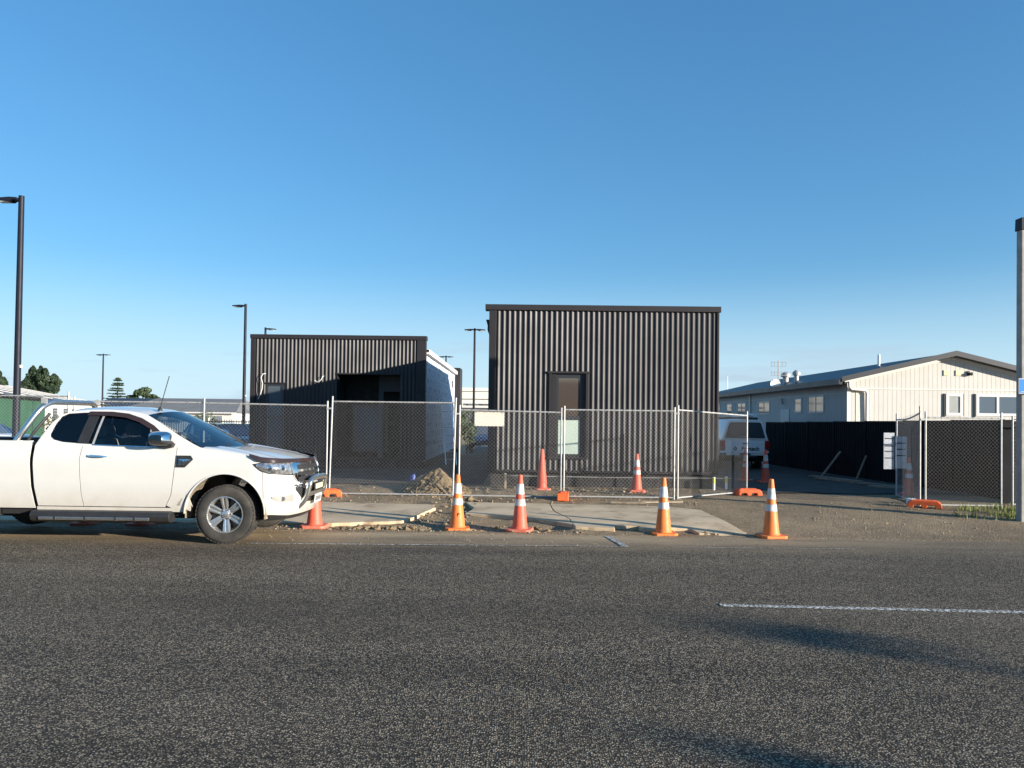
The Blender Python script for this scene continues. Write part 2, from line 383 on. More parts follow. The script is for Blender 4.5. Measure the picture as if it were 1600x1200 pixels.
def copy_tree(o, parent=None):
    c = o.copy(); COL.objects.link(c)
    if parent: c.parent = parent
    for ch in o.children: copy_tree(ch, c)
    return c
def text(name, body, size, m, parent, mtx, align='CENTER', extrude=.002, spacing=1.0, bold=0.0):
    cu = bpy.data.curves.new(name, 'FONT'); cu.body = body; cu.size = size; cu.align_x = align; cu.extrude = extrude
    cu.space_character = spacing; cu.offset = bold; cu.resolution_u = 3
    t = bpy.data.objects.new('tmp', cu); COL.objects.link(t)
    dg = bpy.context.evaluated_depsgraph_get()
    me = bpy.data.meshes.new_from_object(t.evaluated_get(dg)); me.name = name
    bpy.data.objects.remove(t); bpy.data.curves.remove(cu)
    me.transform(mtx); me.materials.clear(); me.materials.append(m)
    o = bpy.data.objects.new(name, me); COL.objects.link(o)
    if parent: o.parent = parent
    return o
def nz(x, y, s=1.0, o=0.0): return mnoise.noise(Vector((x*s+o, y*s-o*.7, o*1.3)))
def lerp(a, b, t): return a+(b-a)*t
def pl(pts, x):
    """piecewise linear"""
    if x <= pts[0][0]: return pts[0][1]
    for (a, va), (b, vb) in zip(pts, pts[1:]):
        if x <= b: return va+(vb-va)*(x-a)/(b-a)
    return pts[-1][1]

# ------------------------------------------------------------------ ground, road, path
def road_z(y): return pl(((-40,-.25),(-2,.0),(4,.03),(10.4,0),(12.2,-.06),(14,-.06)), y)
GZ = ((11.9,-.045),(12.5,-.05),(14.8,.02),(16,.05),(20,0),(30,-.1),(45,-.25),(60,-.25))
def road_edge(x): return 11.78 - .10*max(0, min(1, (x-3.2)/3)) - .012*max(0, x-5) + .05*nz(x, 0, 1.3, 3.0) + .02*nz(x, 0, 6, 9.0)
def gz(x, y):
    e = road_edge(x)
    if y < e-.12: return road_z(y)-.07
    b = pl(GZ, y)
    if y < e+.02: b = lerp(road_z(y)-.07, -.042, (y-e+.12)/.14)
    if y < 24 and abs(x) < 13:
        amp = .022 if x < 3.4 else .008
        k = min(1, max(0, (y-e)/.25))
        b += k*(amp*nz(x, y, 1.6)+amp*.55*nz(x, y, 5.5, 4)+.006*nz(x, y, 17, 2))
        # dug strip where the old kerb was, and the cut across the path
        if -3.4 < x < .9: b -= .055*k*max(0, 1-abs(y-12.35)/.32)*min(1, (x+3.4)/.5)*min(1, (.9-x)/.4)
        b -= .03*k*max(0, 1-abs(x+1.3)/.35)*max(0, 1-abs(y-13.6)/1.3)
        # ridges of spoil
        b += .13*max(0, 1-((x+3.0)/1.4)**2)*max(0, 1-((y-17.6)/.8)**2)
        b += .09*max(0, 1-((x-.2)/1.6)**2)*max(0, 1-((y-17.3)/.6)**2)
    return b
def axis(rs):
    out = []
    for a, b, st in rs:
        n = max(1, round((b-a)/st)); out += [a+(b-a)*k/n for k in range(n)]
    return out+[rs[-1][1]]
xs = axis(((-3000,-300,900),(-300,-60,60),(-60,-12,4),(-12,12,.075),(12,60,4),(60,300,60),(300,3000,900)))
ys = axis(((-3000,-300,900),(-300,-40,52),(-40,10.8,6),(10.8,19.5,.075),(19.5,24,.25),(24,45,1.5),(45,60,5),(60,300,60),(300,3000,900)))
MB().grid([[(x, y, gz(x, y)) for x in xs] for y in ys]).build('ground', M['dirt'], smooth=True, fixn=False)
struct(bpy.data.objects['ground'])
rx_ = axis(((-150,-16,13),(-16,16,.12),(16,150,13)))
rows = []
for k in range(30):
    rows.append([])
    for x in rx_:
        y0 = (-30, -20, -10, -5, -2)[k] if k < 5 else None
        y = y0 if y0 is not None else lerp(-1, road_edge(x), (k-5)/24)
        rows[-1].append((x, y, road_z(y)+ (.004*nz(x, y, .8) if y > -2 else 0)))
struct(MB().grid(rows).build('road', M['road'], smooth=True, fixn=False))
def paint_strip(name, pts, wd):
    rws = []; pts = [Vector(p) for p in pts]; d = (pts[-1]-pts[0]).normalized(); n = Vector((-d.y, d.x, 0))
    N = max(2, int((pts[-1]-pts[0]).length/.15))
    for k in range(N+1):
        p = pts[0].lerp(pts[-1], k/N); r = []
        for a in (-.5, .5):
            q = p+n*wd*(a+.10*nz(p.x*3+a*9, p.y, 5)); r.append((q.x, q.y, road_z(q.y)+.006))
        rws.append(r)
    return struct(MB().grid(rws).build(name, M['paint'], fixn=False))
paint_strip('centre_line_marking', ((1.87, 7.14, 0), (6.2, 6.97, 0)), .10)
paint_strip('bay_edge_marking', ((-3.6, 10.30, 0), (1.46, 10.47, 0)), .045)
paint_strip('bay_end_marking', ((1.47, 10.47, 0), (1.36, 11.66, 0)), .10)
paint_strip('worn_edge_marking', ((2.1, 10.50, 0), (4.6, 10.54, 0)), .03)

# footpath slabs with broken edges
def rough_poly(pts, amp, step=.12, skip=()):
    out = []
    for k in range(len(pts)):
        a = Vector(pts[k]); b = Vector(pts[(k+1) % len(pts)]); n = max(1, int((b-a).length/step))
        for j in range(n):
            p = a.lerp(b, j/n)
            if k not in skip: p = p+Vector((amp*nz(p.x, p.y, 7), amp*nz(p.x, p.y, 7, 5)))
            out.append((p.x, p.y))
    return out
path = bpy.data.objects.new('footpath', None); COL.objects.link(path); struct(path)
def slab(pts, amp, zt, skip=()):
    poly = rough_poly(pts, amp, .10, skip); mb = MB()
    n = len(poly); i = 0
    zs = [zt(x, y) for x, y in poly]
    mb.v = [(x, y, -.14) for x, y in poly]+[(x, y, z) for (x, y), z in zip(poly, zs)]
    mb.f = [tuple(range(n, 2*n))]+[(k, (k+1) % n, n+(k+1) % n, n+k) for k in range(n)]
    return mb.build('path_slab', M['concrete'], path, bevel=.012)
ztl = lambda x, y: pl(((12.3, -.025),(13.2,.03),(15.2,.062)), y)
slab([(-5.3,15.12),(-1.62,14.78),(-1.52,14.3),(-1.66,13.6),(-1.74,13.15),(-1.9,12.75),(-3.0,12.50),(-5.3,12.40)], .03, ztl, (7,))
slab([(-12,15.12),(-5.31,15.12),(-5.31,12.40),(-12,12.40)], .008, ztl)
ztr = lambda x, y: pl(((12.2, .015),(15.2,.065)), y)-(.06*max(0, (x-2.2)/1.2)*max(0, min(1,(13.2-y)/1.2)) if x > 2.2 else 0)
slab([(-1.02,15.2),(.60,15.12),(.66,14.0),(.86,13.2),(.90,12.52),(.45,12.98),(-.2,13.35),(-.92,13.65),(-.8,14.3)], .02, ztr)
slab([(.615,15.12),(2.9,14.92),(3.42,14.5),(3.50,13.3),(3.62,12.05),(3.35,11.92),(2.80,11.98),(2.76,12.32),(2.42,12.34),(2.38,12.02),(1.97,12.12),(1.93,12.42),(1.56,12.44),(1.52,12.15),(.915,12.30),(.875,13.2),(.675,14.0)], .013, ztr)

# heap of spoil behind the mesh
def heap(name, cx, cy, rx, ry, h, label, n=46):
    rws = []
    for i in range(n+1):
        r = []
        for j in range(n+1):
            u, v = i/n*2-1, j/n*2-1; d = math.sqrt(u*u+v*v)
            x, y = cx+u*rx, cy+v*ry
            z = h*max(0, 1-d)**.85*(1+.35*nz(x, y, 2.2))+.06*h*nz(x, y, 9)*max(0, 1-d)*4+.03*nz(x, y, 22)
            r.append((x, y, gz(x, y)-.03+max(0, z)))
        rws.append(r)
    o = MB().grid(rws).build(name, M['clay'], smooth=False, fixn=False)
    return tag(o, label, 'dirt pile')
heap('dirt_pile', -1.80, 17.1, .80, .75, .52, 'pointed heap of tan clay spoil behind the wire mesh')

# loose stones and clods
def stone_verts(mb, c, r, rnd):
    a = [Vector((1,0,0)),Vector((-1,0,0)),Vector((0,1,0)),Vector((0,-1,0)),Vector((0,0,1)),Vector((0,0,-1))]
    rot = Matrix.Rotation(rnd.random()*6.28, 3, Vector((rnd.random()-.5, rnd.random()-.5, rnd.random()-.5+1e-3)).normalized())
    i = len(mb.v)
    for q in a:
        p = rot @ (q*r*rnd.uniform(.6, 1.15)); mb.v.append((c[0]+p.x, c[1]+p.y, c[2]+p.z*.75))
    mb.f += [tuple(i+k for k in f) for f in ((0,2,4),(2,1,4),(1,3,4),(3,0,4),(2,0,5),(1,2,5),(3,1,5),(0,3,5))]
rnd = random.Random(3)
gm = MB()
def scatter(n, x0, x1, y0, y1, r0, r1, zf=gz, gauss=False):
    for _ in range(n):
        x = rnd.uniform(x0, x1); y = rnd.uniform(y0, y1)
        if gauss: y = min(y1, max(y0, rnd.gauss((y0+y1)/2, (y1-y0)/5)))
        r = r0+(r1-r0)*rnd.random()**3
        stone_verts(gm, (x, y, zf(x, y)+r*.35), r, rnd)
scatter(1100, -4, 3.6, 15.1, 18.5, .008, .038)
scatter(700, 3.4, 11, 11.8, 16.5, .008, .028)
scatter(420, -4, 1.0, 11.9, 12.7, .006, .032)
scatter(260, -1.7, -.8, 12.5, 15.4, .012, .045)
scatter(420, -4, 4.5, 10.3, 11.8, .005, .016, lambda x, y: road_z(y)+.003)
scatter(60, -9, 9, 6, 10.3, .004, .009, lambda x, y: road_z(y)+.003)
scatter(300, -1.2, 6, 18, 19.3, .015, .05)
gm.build('loose_stones', M['stone'], kind='stuff', fixn=False)
tag(bpy.data.objects['loose_stones'], 'loose stones and gravel scattered along the dug footpath edge', 'gravel')
cl = MB()
for x, y, r in ((-2.75,12.28,.08),(-2.55,12.2,.07),(-2.4,12.3,.11),(-2.25,12.2,.08),(-2.12,12.33,.12),(-2.0,12.22,.09),(-1.9,12.38,.10),(-1.78,12.25,.07),(-1.66,12.45,.08),(-1.55,12.3,.06),(-2.3,12.42,.09),(-2.6,12.42,.06),
                (-.75,12.9,.05),(-.3,12.6,.05),(.35,12.5,.07),(.5,12.35,.06),(2.95,12.0,.06),(3.05,11.92,.05),(-3.05,12.25,.06),(-.85,14.9,.08),(-1.15,15.3,.09),(-1.0,15.6,.11),(-1.35,15.5,.08),(-.8,15.45,.07),(-.55,15.6,.05),(-1.3,15.9,.10)):
    for _ in range(3):
        stone_verts(cl, (x+rnd.uniform(-.05,.05), y+rnd.uniform(-.05,.05), gz(x, y)+r*.3), r*rnd.uniform(.5,1), rnd)
cl.build('soil_clods', M['clay'], kind='stuff', fixn=False)
tag(bpy.data.objects['soil_clods'], 'broken soil clods heaped along the missing kerb', 'soil')
dc = MB()
for _ in range(260):
    a = rnd.random()*6.28; d = rnd.random()**.6*.95; x = -1.80+math.cos(a)*d*.8; y = 17.1+math.sin(a)*d*.75
    z = gz(x, y)+.52*max(0, 1-d)**.85*.97; stone_verts(dc, (x, y, z), rnd.uniform(.02,.055), rnd)
dc.build('spoil_lumps', M['clay'], kind='stuff', fixn=False)
tag(bpy.data.objects['spoil_lumps'], 'clay lumps lying on the spoil heap', 'soil')

# grass at the pole
gr = MB()
for _ in range(6500):
    x = rnd.uniform(8.1, 12); y = rnd.gauss(14.75, .48) + .08*(10-x)*-.6
    if y < 13.75 or y > 15.75: continue
    dens = nz(x, y, 1.6, 2)+.25*(x-9.0)
    if dens < rnd.uniform(-.3, .5): continue
    h = rnd.uniform(.04, .16)*(1.4 if rnd.random() < .06 else 1); a = rnd.random()*6.28; wd = rnd.uniform(.005, .010); z = gz(x, y)
    dx, dy = math.cos(a), math.sin(a); lean = rnd.uniform(0, .07)
    i = len(gr.v); gr.v += [(x-dy*wd, y+dx*wd, z-.01),(x+dy*wd, y-dx*wd, z-.01),(x+dx*lean, y+dy*lean, z+h)]; gr.f.append((i, i+1, i+2))
gr.build('grass_verge', M['grass'], kind='stuff', fixn=False)
tag(bpy.data.objects['grass_verge'], 'short green grass verge at the foot of the concrete pole', 'grass')

# car park behind
struct(MB().grid([[(x, y, pl(GZ, y)+.012) for x in (-70, -45, -30, -20, -10.2)] for y in (28, 30, 45, 60, 82)]).build('car_park', M['asphalt'], fixn=False))
struct(MB().grid([[(x, y, pl(GZ, y)+.012) for x in (-2.8, 12)] for y in (40, 45, 60, 82)]).build('rear_car_park', M['asphalt'], fixn=False))

yard = mat('shade_dark_ground', (.085, .072, .056), .95, col2=(.040, .034, .027), vscale=2.2, bump=.8, bscale=40)  # ground tone darkened to carry building and fence shade
def shade_sheet(name, x0, x1, y0, y1):
    nx, ny = int((x1-x0)/.3), int((y1-y0)/.3)
    return struct(MB().grid([[(lerp(x0, x1, i/nx), lerp(y0, y1, j/ny)+.25*nz(i, 0, .23, 4)*(j < 3), gz(lerp(x0, x1, i/nx), lerp(y0, y1, j/ny))+.022) for i in range(nx+1)] for j in range(ny+1)]).build(name, yard, smooth=True, fixn=False))
shade_sheet('driveway_shade', 5.15, 10.85, 18.4, 44)  # dark sheet holding the driveway's shade in its colour
shade_sheet('yard_shade', -10.2, -.9, 19.6, 39.9)  # dark sheet holding the right building's shade in its colour
# ------------------------------------------------------------------ ribbed cladding
PITCH = .1305
def rib_profile(x0, x1, pitch=PITCH, crest=.022, slope=.038, depth=.0255, start=0.0):
    """list of (x, outward) across the face, right-hand flank faces +X"""
    pts = [(x0, 0)]; x = x0+start
    while x+crest+2*slope < x1:
        for dx, d in ((0, 0), (slope, depth), (slope+crest, depth), (2*slope+crest, 0)): pts.append((x+dx, d))
        x += pitch
    pts.append((x1, 0)); return pts
def clad_sheet(parent, mat_, x0, x1, y, spans, name='cladding_sheet', **kw):
    """ribbed steel sheet facing -Y; spans(x_mid) -> list of (z0, z1)"""
    pr = rib_profile(x0, x1, **kw); mb = MB()
    for (xa, da), (xb, db) in zip(pr, pr[1:]):
        if xb-xa < 1e-5: continue
        for z0, z1 in spans((xa+xb)/2): mb.quad((xa, y-da, z0), (xb, y-db, z0), (xb, y-db, z1), (xa, y-da, z1))
    return mb.build(name, mat_, parent, fixn=False)

# ------------------------------------------------------------------ right-hand charcoal building
rb = thing('ribbed_building', 'tall charcoal ribbed steel building with one narrow window behind the mesh', 'building', (0,0,0))
X0, X1, YF, ZB, ZT = -.76, 5.0, 19.5, .42, 4.50
WX0, WX1, WZ0, WZ1 = .78, 1.73, .74, 2.90
nsh = 7
for k in range(nsh):
    a = X0+.17+(X1-X0-.20)*k/nsh; b = X0+.17+(X1-X0-.20)*(k+1)/nsh
    def spans(x):
        return [(ZB, WZ0), (WZ1, ZT)] if WX0 < x < WX1 else [(ZB, ZT)]
    clad_sheet(rb, M['black'], a, b, YF-.002*(k % 2), spans, pitch=(b-a)/round((b-a)/PITCH))
# shell (walls, roof) behind the sheets
YB = 34.0
MB().box(X0, YF+.02, ZB-.02, WX0, YF+.16, ZT-.03).box(WX1, YF+.02, ZB-.02, X1, YF+.16, ZT-.03).box(WX0, YF+.02, WZ1, WX1, YF+.16, ZT-.03).box(WX0, YF+.02, ZB-.02, WX1, YF+.16, WZ0).build('front_wall', M['blackflat'], rb)
MB().box(X0+.01, YF+.16, ZB, X0+.15, YB, 3.95).build('side_wall', M['blackflat'], rb)
MB().box(X1-.15, YF+.16, ZB, X1-.01, YB, 4.1).build('side_wall', M['blackflat'], rb)
MB().box(X0+.15, YB-.15, ZB, X1-.15, YB, 4.0).build('rear_wall', M['blackflat'], rb)
MB().box(X0-.06, YF+.16, 3.96, X1+.03, YB+.1, 4.06).build('roof', M['roofdark'], rb)
MB().box(X0+.05, YF+.08, -.2, X1-.05, YB-.1, ZB-.02).build('foundation', M['plinth'], rb)
MB().box(X0-.01, YF-.045, ZB, X0+.17, YF+.02, ZT).build('corner_flashing', M['blackflat'], rb, bevel=.006)
MB().box(X1-.035, YF-.05, ZB, X1+.02, YF+.12, ZT).build('corner_flashing', M['blackflat'], rb, bevel=.006)
MB().prismX([(YF-.075, ZT-.05),(YF+.25, ZT-.05),(YF+.25, ZT+.11),(YF-.075, ZT+.09)], X0-.11, X1+.06).build('fascia_cap', M['blackflat'], rb, bevel=.006)
MB().box(X0-.02, YF-.05, ZB-.05, X1+.02, YF+.01, ZB+.012).build('base_flashing', M['blackflat'], rb)
MB().prismY([(X0-.10, 4.22),(X0, 4.22),(X0, 3.95),(X0-.05, 4.05)], YF+.1, YB).build('gutter', M['blackflat'], rb)
# window
wn = MB().box(WX0-.06, YF-.075, WZ1-.03, WX1+.06, YF+.02, WZ1+.02).build('window_hood', M['blackflat'], rb)
fr = MB()
fr.box(WX0-.02, YF-.06, WZ0, WX0+.045, YF+.1, WZ1-.03).box(WX1-.045, YF-.06, WZ0, WX1+.02, YF+.1, WZ1-.03)
fr.box(WX0+.05, YF-.01, WZ0+.02, WX0+.16, YF+.09, WZ1-.03).box(WX1-.13, YF-.01, WZ0+.02, WX1-.05, YF+.09, WZ1-.03)
fr.box(WX0-.03, YF-.07, WZ0-.03, WX1+.03, YF+.1, WZ0+.02)
fr.build('window_reveal', M['blackflat'], rb)
win = MB().box(.94,YF+.02,WZ0+.02,1.0,YF+.08,WZ1-.05).box(1.545,YF+.02,WZ0+.02,1.60,YF+.08,WZ1-.05).box(.94,YF+.019,WZ1-.14,1.60,YF+.079,WZ1-.04).box(.94,YF+.021,1.70,1.60,YF+.078,1.79).box(.94,YF+.018,WZ0+.02,1.60,YF+.081,WZ0+.10).build('window', M['frame'], rb)
MB().box(1.0, YF+.045, 1.79, 1.545, YF+.055, WZ1-.14).build('pane', M['pane_brown'], win)
MB().box(1.0, YF+.040, WZ0+.10, 1.545, YF+.05, 1.70).build('pane', M['pane_pale'], win)['label'] = 'pale green lower pane'

# ------------------------------------------------------------------ left-hand charcoal building
lb = thing('ribbed_building', 'lower charcoal ribbed building with recessed porch, half in shadow, behind the ute', 'building', (0,0,0))
A0, A1, YL = -9.2, -3.22, 26.5
LT, LB_ = 4.42, .25
PX0, PX1, PZ = -6.25, -4.09, 3.20      # porch opening
QX0, QX1, QZ0, QZ1 = -8.68, -8.06, .62, 2.83
nsh = 7
for k in range(nsh):
    a = A0+.13+(A1-A0-.42)*k/nsh; b = A0+.13+(A1-A0-.42)*(k+1)/nsh
    def spans(x):
        if PX0 < x < PX1: return [(PZ, LT)]
        if QX0 < x < QX1: return [(LB_, QZ0), (QZ1, LT)]
        return [(LB_, LT)]
    clad_sheet(lb, M['black'], a, b, YL-.002*(k % 2), spans, pitch=(b-a)/round((b-a)/.1345))
wl = MB()
for x0, x1, z0, z1 in ((A0,QX0,LB_,LT),(QX0,QX1,LB_,QZ0),(QX0,QX1,QZ1,LT),(QX1,PX0,LB_,LT),(PX0,PX1,PZ,LT),(PX1,A1,LB_,LT)):
    wl.box(x0, YL+.02, z0-.01, x1, YL+.16, z1-.02)
wl.build('front_wall', M['blackflat'], lb)
YLB = 39.0
MB().box(A0+.01, YL+.16, LB_, A0+.15, YLB, 3.9).build('side_wall', M['blackflat'], lb)
MB().box(A0, YLB-.15, LB_, A1-.2, YLB, 3.9).build('rear_wall', M['blackflat'], lb)
MB().box(A0+.05, YL+.08, -.3, A1-.05, YLB-.1, LB_-.01).build('foundation', M['plinth'], lb)
MB().prismX([(YL+.16,3.98),(YLB+.1,3.98),(YLB+.1,4.06),(YL+.16,4.06)], A0-.02, A1+.10).build('roof', M['roofdark'], lb)
MB().box(A1-.02, YL+.16, 3.90, A1+.12, YLB+.1, 4.075).build('eave_trim', M['wallw'], lb, bevel=.01)
MB().box(A0-.03, YL-.05, LB_, A0+.13, YL+.02, LT).build('corner_flashing', M['blackflat'], lb, bevel=.006)
MB().box(A1-.29, YL-.05, LB_, A1+.02, YL+.17, LT).build('corner_flashing', M['blackflat'], lb, bevel=.006)
MB().box(A0-.05, YL-.07, LT-.05, A1+.04, YL+.25, LT+.09).build('fascia_cap', M['blackflat'], lb, bevel=.006)
for k in range(9):       # house wrap in vertical lengths on the unclad side wall
    ya, yb_ = YL+.18+k*1.37, YL+.18+(k+1)*1.37+.03
    for z0, z1 in ((.2, 1.5), (1.47, 2.75), (2.72, 3.92)):
        MB().box(A1-.12, ya, z0, A1-.02+.004*((k+int(z0)) % 3), yb_, z1).build('wrap_sheet', M['wrap'], lb)
MB().box(A1-.4, YLB-.1, .0, A1+.25, YLB+1.4, 4.25).build('rear_block', M['blackflat'], lb)
hd = MB(); hd.lathe([(.13,-.02),(.17,-.02),(.17,.02),(.13,.02),(.13,-.02)], 20, 'X', (A1+.02, 37.2, 3.35)); hd.build('round_vent', M['inkgrey'], lb, smooth=True)
# porch
pc = MB(); pc.box(PX0-.1, YL+1.5, LB_, PX1+.1, YL+1.6, PZ+.1); pc.box(PX0-.06, YL+.16, LB_, PX0+.001, YL+1.5, PZ+.1); pc.box(PX1-.001, YL+.16, LB_, PX1+.06, YL+1.5, PZ+.1); pc.box(PX0-.1, YL+.16, PZ, PX1+.1, YL+1.6, PZ+.08)
pc.build('porch_lining', M['plinth'], lb)
MB().box(-4.97, YL+.9, 2.62, PX1-.002, YL+1.0, PZ-.002).box(-4.97, YL+.9, LB_, -4.80, YL+1.0, 2.62).build('porch_screen', mat('grey_lining_board', (.060,.062,.068), .7), lb)
MB().box(PX0-.03, YL-.04, PZ-.03, PX1+.03, YL+.02, PZ+.015).build('porch_head_flashing', M['blackflat'], lb)
gw = MB().box(-6.0,YL+1.40,.45,-4.75,YL+1.49,.55).box(-6.0,YL+1.40,2.05,-4.75,YL+1.49,2.15).box(-6.0,YL+1.405,.55,-5.9,YL+1.485,2.05).box(-4.85,YL+1.405,.55,-4.75,YL+1.485,2.05).build('window', M['frame'], lb)
MB().box(-5.9, YL+1.43, .55, -4.85, YL+1.45, 2.05).build('pane', M['glass_b'], gw)
lw = MB().box(QX0,YL-.02,QZ1-.08,QX1,YL+.1,QZ1).box(QX0,YL-.021,QZ0,QX0+.06,YL+.1,QZ1-.08).box(QX1-.06,YL-.021,QZ0,QX1,YL+.1,QZ1-.08).box(QX0+.06,YL-.02,1.62,QX1-.06,YL+.1,1.72).box(QX0+.06,YL-.02,QZ0,QX1-.06,YL+.1,QZ0+.06).build('window', M['frame'], lb)
MB().box(QX0+.06, YL+.03, QZ0+.06, QX1-.06, YL+.045, 1.62).build('pane', M['glass_b'], lw)
MB().box(QX0+.06, YL+.03, 1.72, QX1-.06, YL+.045, QZ1-.08).build('pane', M['glass_b'], lw)
MB().box(QX0-.04, YL-.075, QZ1-.01, QX1+.08, YL+.0, QZ1+.03).build('window_hood', M['blackflat'], lb)
MB().tube([(-8.70,YL-.03,3.16),(-8.78,YL-.10,3.14),(-8.83,YL-.12,3.02),(-8.77,YL-.12,2.82),(-8.79,YL-.11,2.62),(-8.86,YL-.10,2.42),(-8.93,YL-.09,2.28)], .013, 6).build('hanging_cable', M['twine'], lb, smooth=True)
MB().tube([(-6.70,YL-.03,3.10),(-6.72,YL-.10,3.08),(-6.76,YL-.12,2.98),(-6.84,YL-.12,2.90),(-6.92,YL-.12,2.89),(-6.99,YL-.11,2.95)], .013, 6).build('hanging_cable', M['twine'], lb, smooth=True)

# ------------------------------------------------------------------ cream building on the right
cb_ = thing('cream_building', 'long cream board building with low gable, grey steel roof and white framed windows', 'building')
GX0, GX1, GY, GE = 11.0, 17.9, 26.0, 3.17
RX = (GX0+GX1)/2; RZ = 3.98
GYB = 47
sl = (RZ-GE)/(RX-GX0)
def gtop(x): return GE+sl*(min(x, 2*RX-x)-GX0)-.02
# board and groove gable wall
wins = ((14.28, 14.84, 2.00, 2.73), (15.28, 17.2, 2.00, 2.73))
bd = MB(); x = GX0+.001
while x < GX1-.02:
    xa, xb = x, min(GX1, x+.142)
    zs = [(-.1, 2.86), (2.865, None)]
    for z0, z1 in zs:
        segs = [(z0, z1)]
        for wx0, wx1, wz0, wz1 in wins:
            if xb > wx0 and xa < wx1 and z1 is not None: segs = [(z0, wz0), (wz1, z1)]
        for a, b in segs:
            za, zb2 = (b, b) if b is not None else (gtop(xa), gtop(xb))
            if min(za, zb2) <= a: continue
            i = len(bd.v)
            bd.v += [(xa,GY,a),(xb,GY,a),(xb,GY+.03,a),(xa,GY+.03,a),(xa,GY,za),(xb,GY,zb2),(xb,GY+.03,zb2),(xa,GY+.03,za)]
            bd.f += [tuple(i+k for k in q) for q in ((0,3,2,1),(4,5,6,7),(0,1,5,4),(1,2,6,5),(2,3,7,6),(3,0,4,7))]
    x += .150
bd.build('wall_board', M['cream'], cb_)
MB().prismY([(GX0,-.2),(GX1,-.2),(GX1,GE-.05),(RX,RZ-.05),(GX0,GE-.05)], GY+.032, GY+.16).build('wall', M['cream'], cb_)
MB().box(GX0-.02, GY-.03, -.1, GX0+.10, GY+.0, GE-.05).build('corner_board', M['creamtrim'], cb_)
MB().box(GX0+.1, GY-.022, 2.85, GX1, GY-.001, 2.885).build('wall_batten', M['creamtrim'], cb_)
# shaded long wall with its own boards
sw = MB(); y = GY+.165
while y < GYB:
    yb_ = min(GYB, y+.29); sw.box(GX0, y, -.2, GX0+.05, yb_, GE-.06); y += .30
sw.build('wall_board', M['cream'], cb_)
MB().box(GX0+.052, GY+.16, -.2, GX0+.16, GYB, GE-.06).build('side_wall', M['cream'], cb_)
MB().box(GX0-.015, GY+.17, 2.72, GX0-.001, GYB, 2.75).build('wall_batten', M['creamtrim'], cb_)
# roof planes
ov, th = .32, .10
rf = MB()
rf.prismY([(GX0-.30, GE-.30*sl+.0),(RX, RZ+.02),(RX, RZ+.02+th),(GX0-.30, GE-.30*sl+th)], GY-ov, GYB)
rf.prismY([(RX, RZ+.02),(GX1+.30, GE-.30*sl),(GX1+.30, GE-.30*sl+th),(RX, RZ+.02+th)], GY-ov, GYB)
roof = rf.build('roof', M['roofdark'], cb_)
MB().prismY([(GX0-.32, GE-.32*sl-.02),(RX, RZ+.0),(RX, RZ+.17),(GX0-.32, GE-.32*sl+.15)], GY-ov-.03, GY-ov-.002).build('barge_board', M['roofdark'], roof)
MB().prismY([(RX, RZ+.0),(GX1+.32, GE-.32*sl-.02),(GX1+.32, GE-.32*sl+.15),(RX, RZ+.17)], GY-ov-.03, GY-ov-.002).build('barge_board', M['roofdark'], roof)
MB().prismY([(GX0-.1, GE-.14),(RX, RZ-.09),(GX1+.1, GE-.14),(GX1+.1, GE-.05),(RX, RZ+.0),(GX0-.1, GE-.05)], GY-.04, GY-.002).build('barge_trim', M['creamtrim'], roof)
MB().box(GX0-.42, GY-ov, GE-.18, GX0-.30, GYB, GE-.02).build('gutter', M['roofdark'], roof)
for px_, h in ((13.25, 4.25),):
    MB().lathe([(.045, 3.5),(.045, h)], 10, 'Z', (px_, GY+2.6, 0), caps=True).build('vent_pipe', M['white'], roof, smooth=True)
MB().lathe([(.02, 3.2),(.02, 4.35)], 8, 'Z', (12.1, 45, 0), caps=True).build('vent_pipe', M['white'], roof, smooth=True)
for y_, s_ in ((33.6, .15), (32.3, .12)):
    MB().lathe([(s_*.8,3.1),(s_*.8,3.66),(s_*1.35,3.68),(s_*1.35,3.80),(s_*.3,3.90)], 14, 'Z', (GX0+.55, y_, 0), caps=True).build('flue', M['galv'], roof, smooth=True)
# aerial and dish
an = MB().tube([(GX0+.1,33.2,3.05),(GX0+.1,33.2,4.35)], .022, 8)
for z in (3.72, 3.86, 4.12, 4.28):
    an.tube([(GX0-.20,33.2,z),(GX0+.42,33.2,z)], .011, 5)
for xx in (-.2,-.07,.26,.42):
    an.tube([(GX0+xx,33.2,3.70),(GX0+xx,33.2,3.90)], .010, 5); an.tube([(GX0+xx,33.2,4.08),(GX0+xx,33.2,4.32)], .010, 5)
an.build('tv_aerial', M['galv'], roof)
MB().lathe([(.0,.06),(.12,.045),(.21,.0),(.22,0.0),(.12,.02),(0,.035)], 18, 'Y', (GX0-.12, 32.9, 3.33)).build('satellite_dish', M['white'], roof, smooth=True)
# windows in the gable
def cwin(parent, x0, x1, z0, z1, y, mull, panes):
    f = MB(); t = .055
    f.box(x0-.06, y-.035, z0-.06, x1+.06, y+.02, z0+t-.02).box(x0-.06, y-.035, z1-t+.02, x1+.06, y+.02, z1+.05)
    f.box(x0-.06, y-.034, z0+t-.02, x0+t-.02, y+.02, z1-t+.02).box(x1-t+.02, y-.034, z0+t-.02, x1+.06, y+.02, z1-t+.02)
    for mxx in mull: f.box(mxx-.04, y-.033, z0+t-.02, mxx+.04, y+.02, z1-t+.02)
    w_ = f.build('window', M['wallw'], parent)
    ed = [x0]+list(mull)+[x1]
    for k, pm in enumerate(panes): MB().box(ed[k]+.035, y-.005, z0+.03, ed[k+1]-.035, y+.005, z1-.03).build('pane', pm, w_)
    return w_
frost = mat('frosted_pane', (.30,.31,.30), .35, var=.08, vscale=5)
cwin(cb_, 14.34, 14.78, 2.06, 2.68, GY, (), (frost,))
cwin(cb_, 15.34, 17.1, 2.06, 2.68, GY, (16.0,), (M['glass_b'], M['glass_b']))
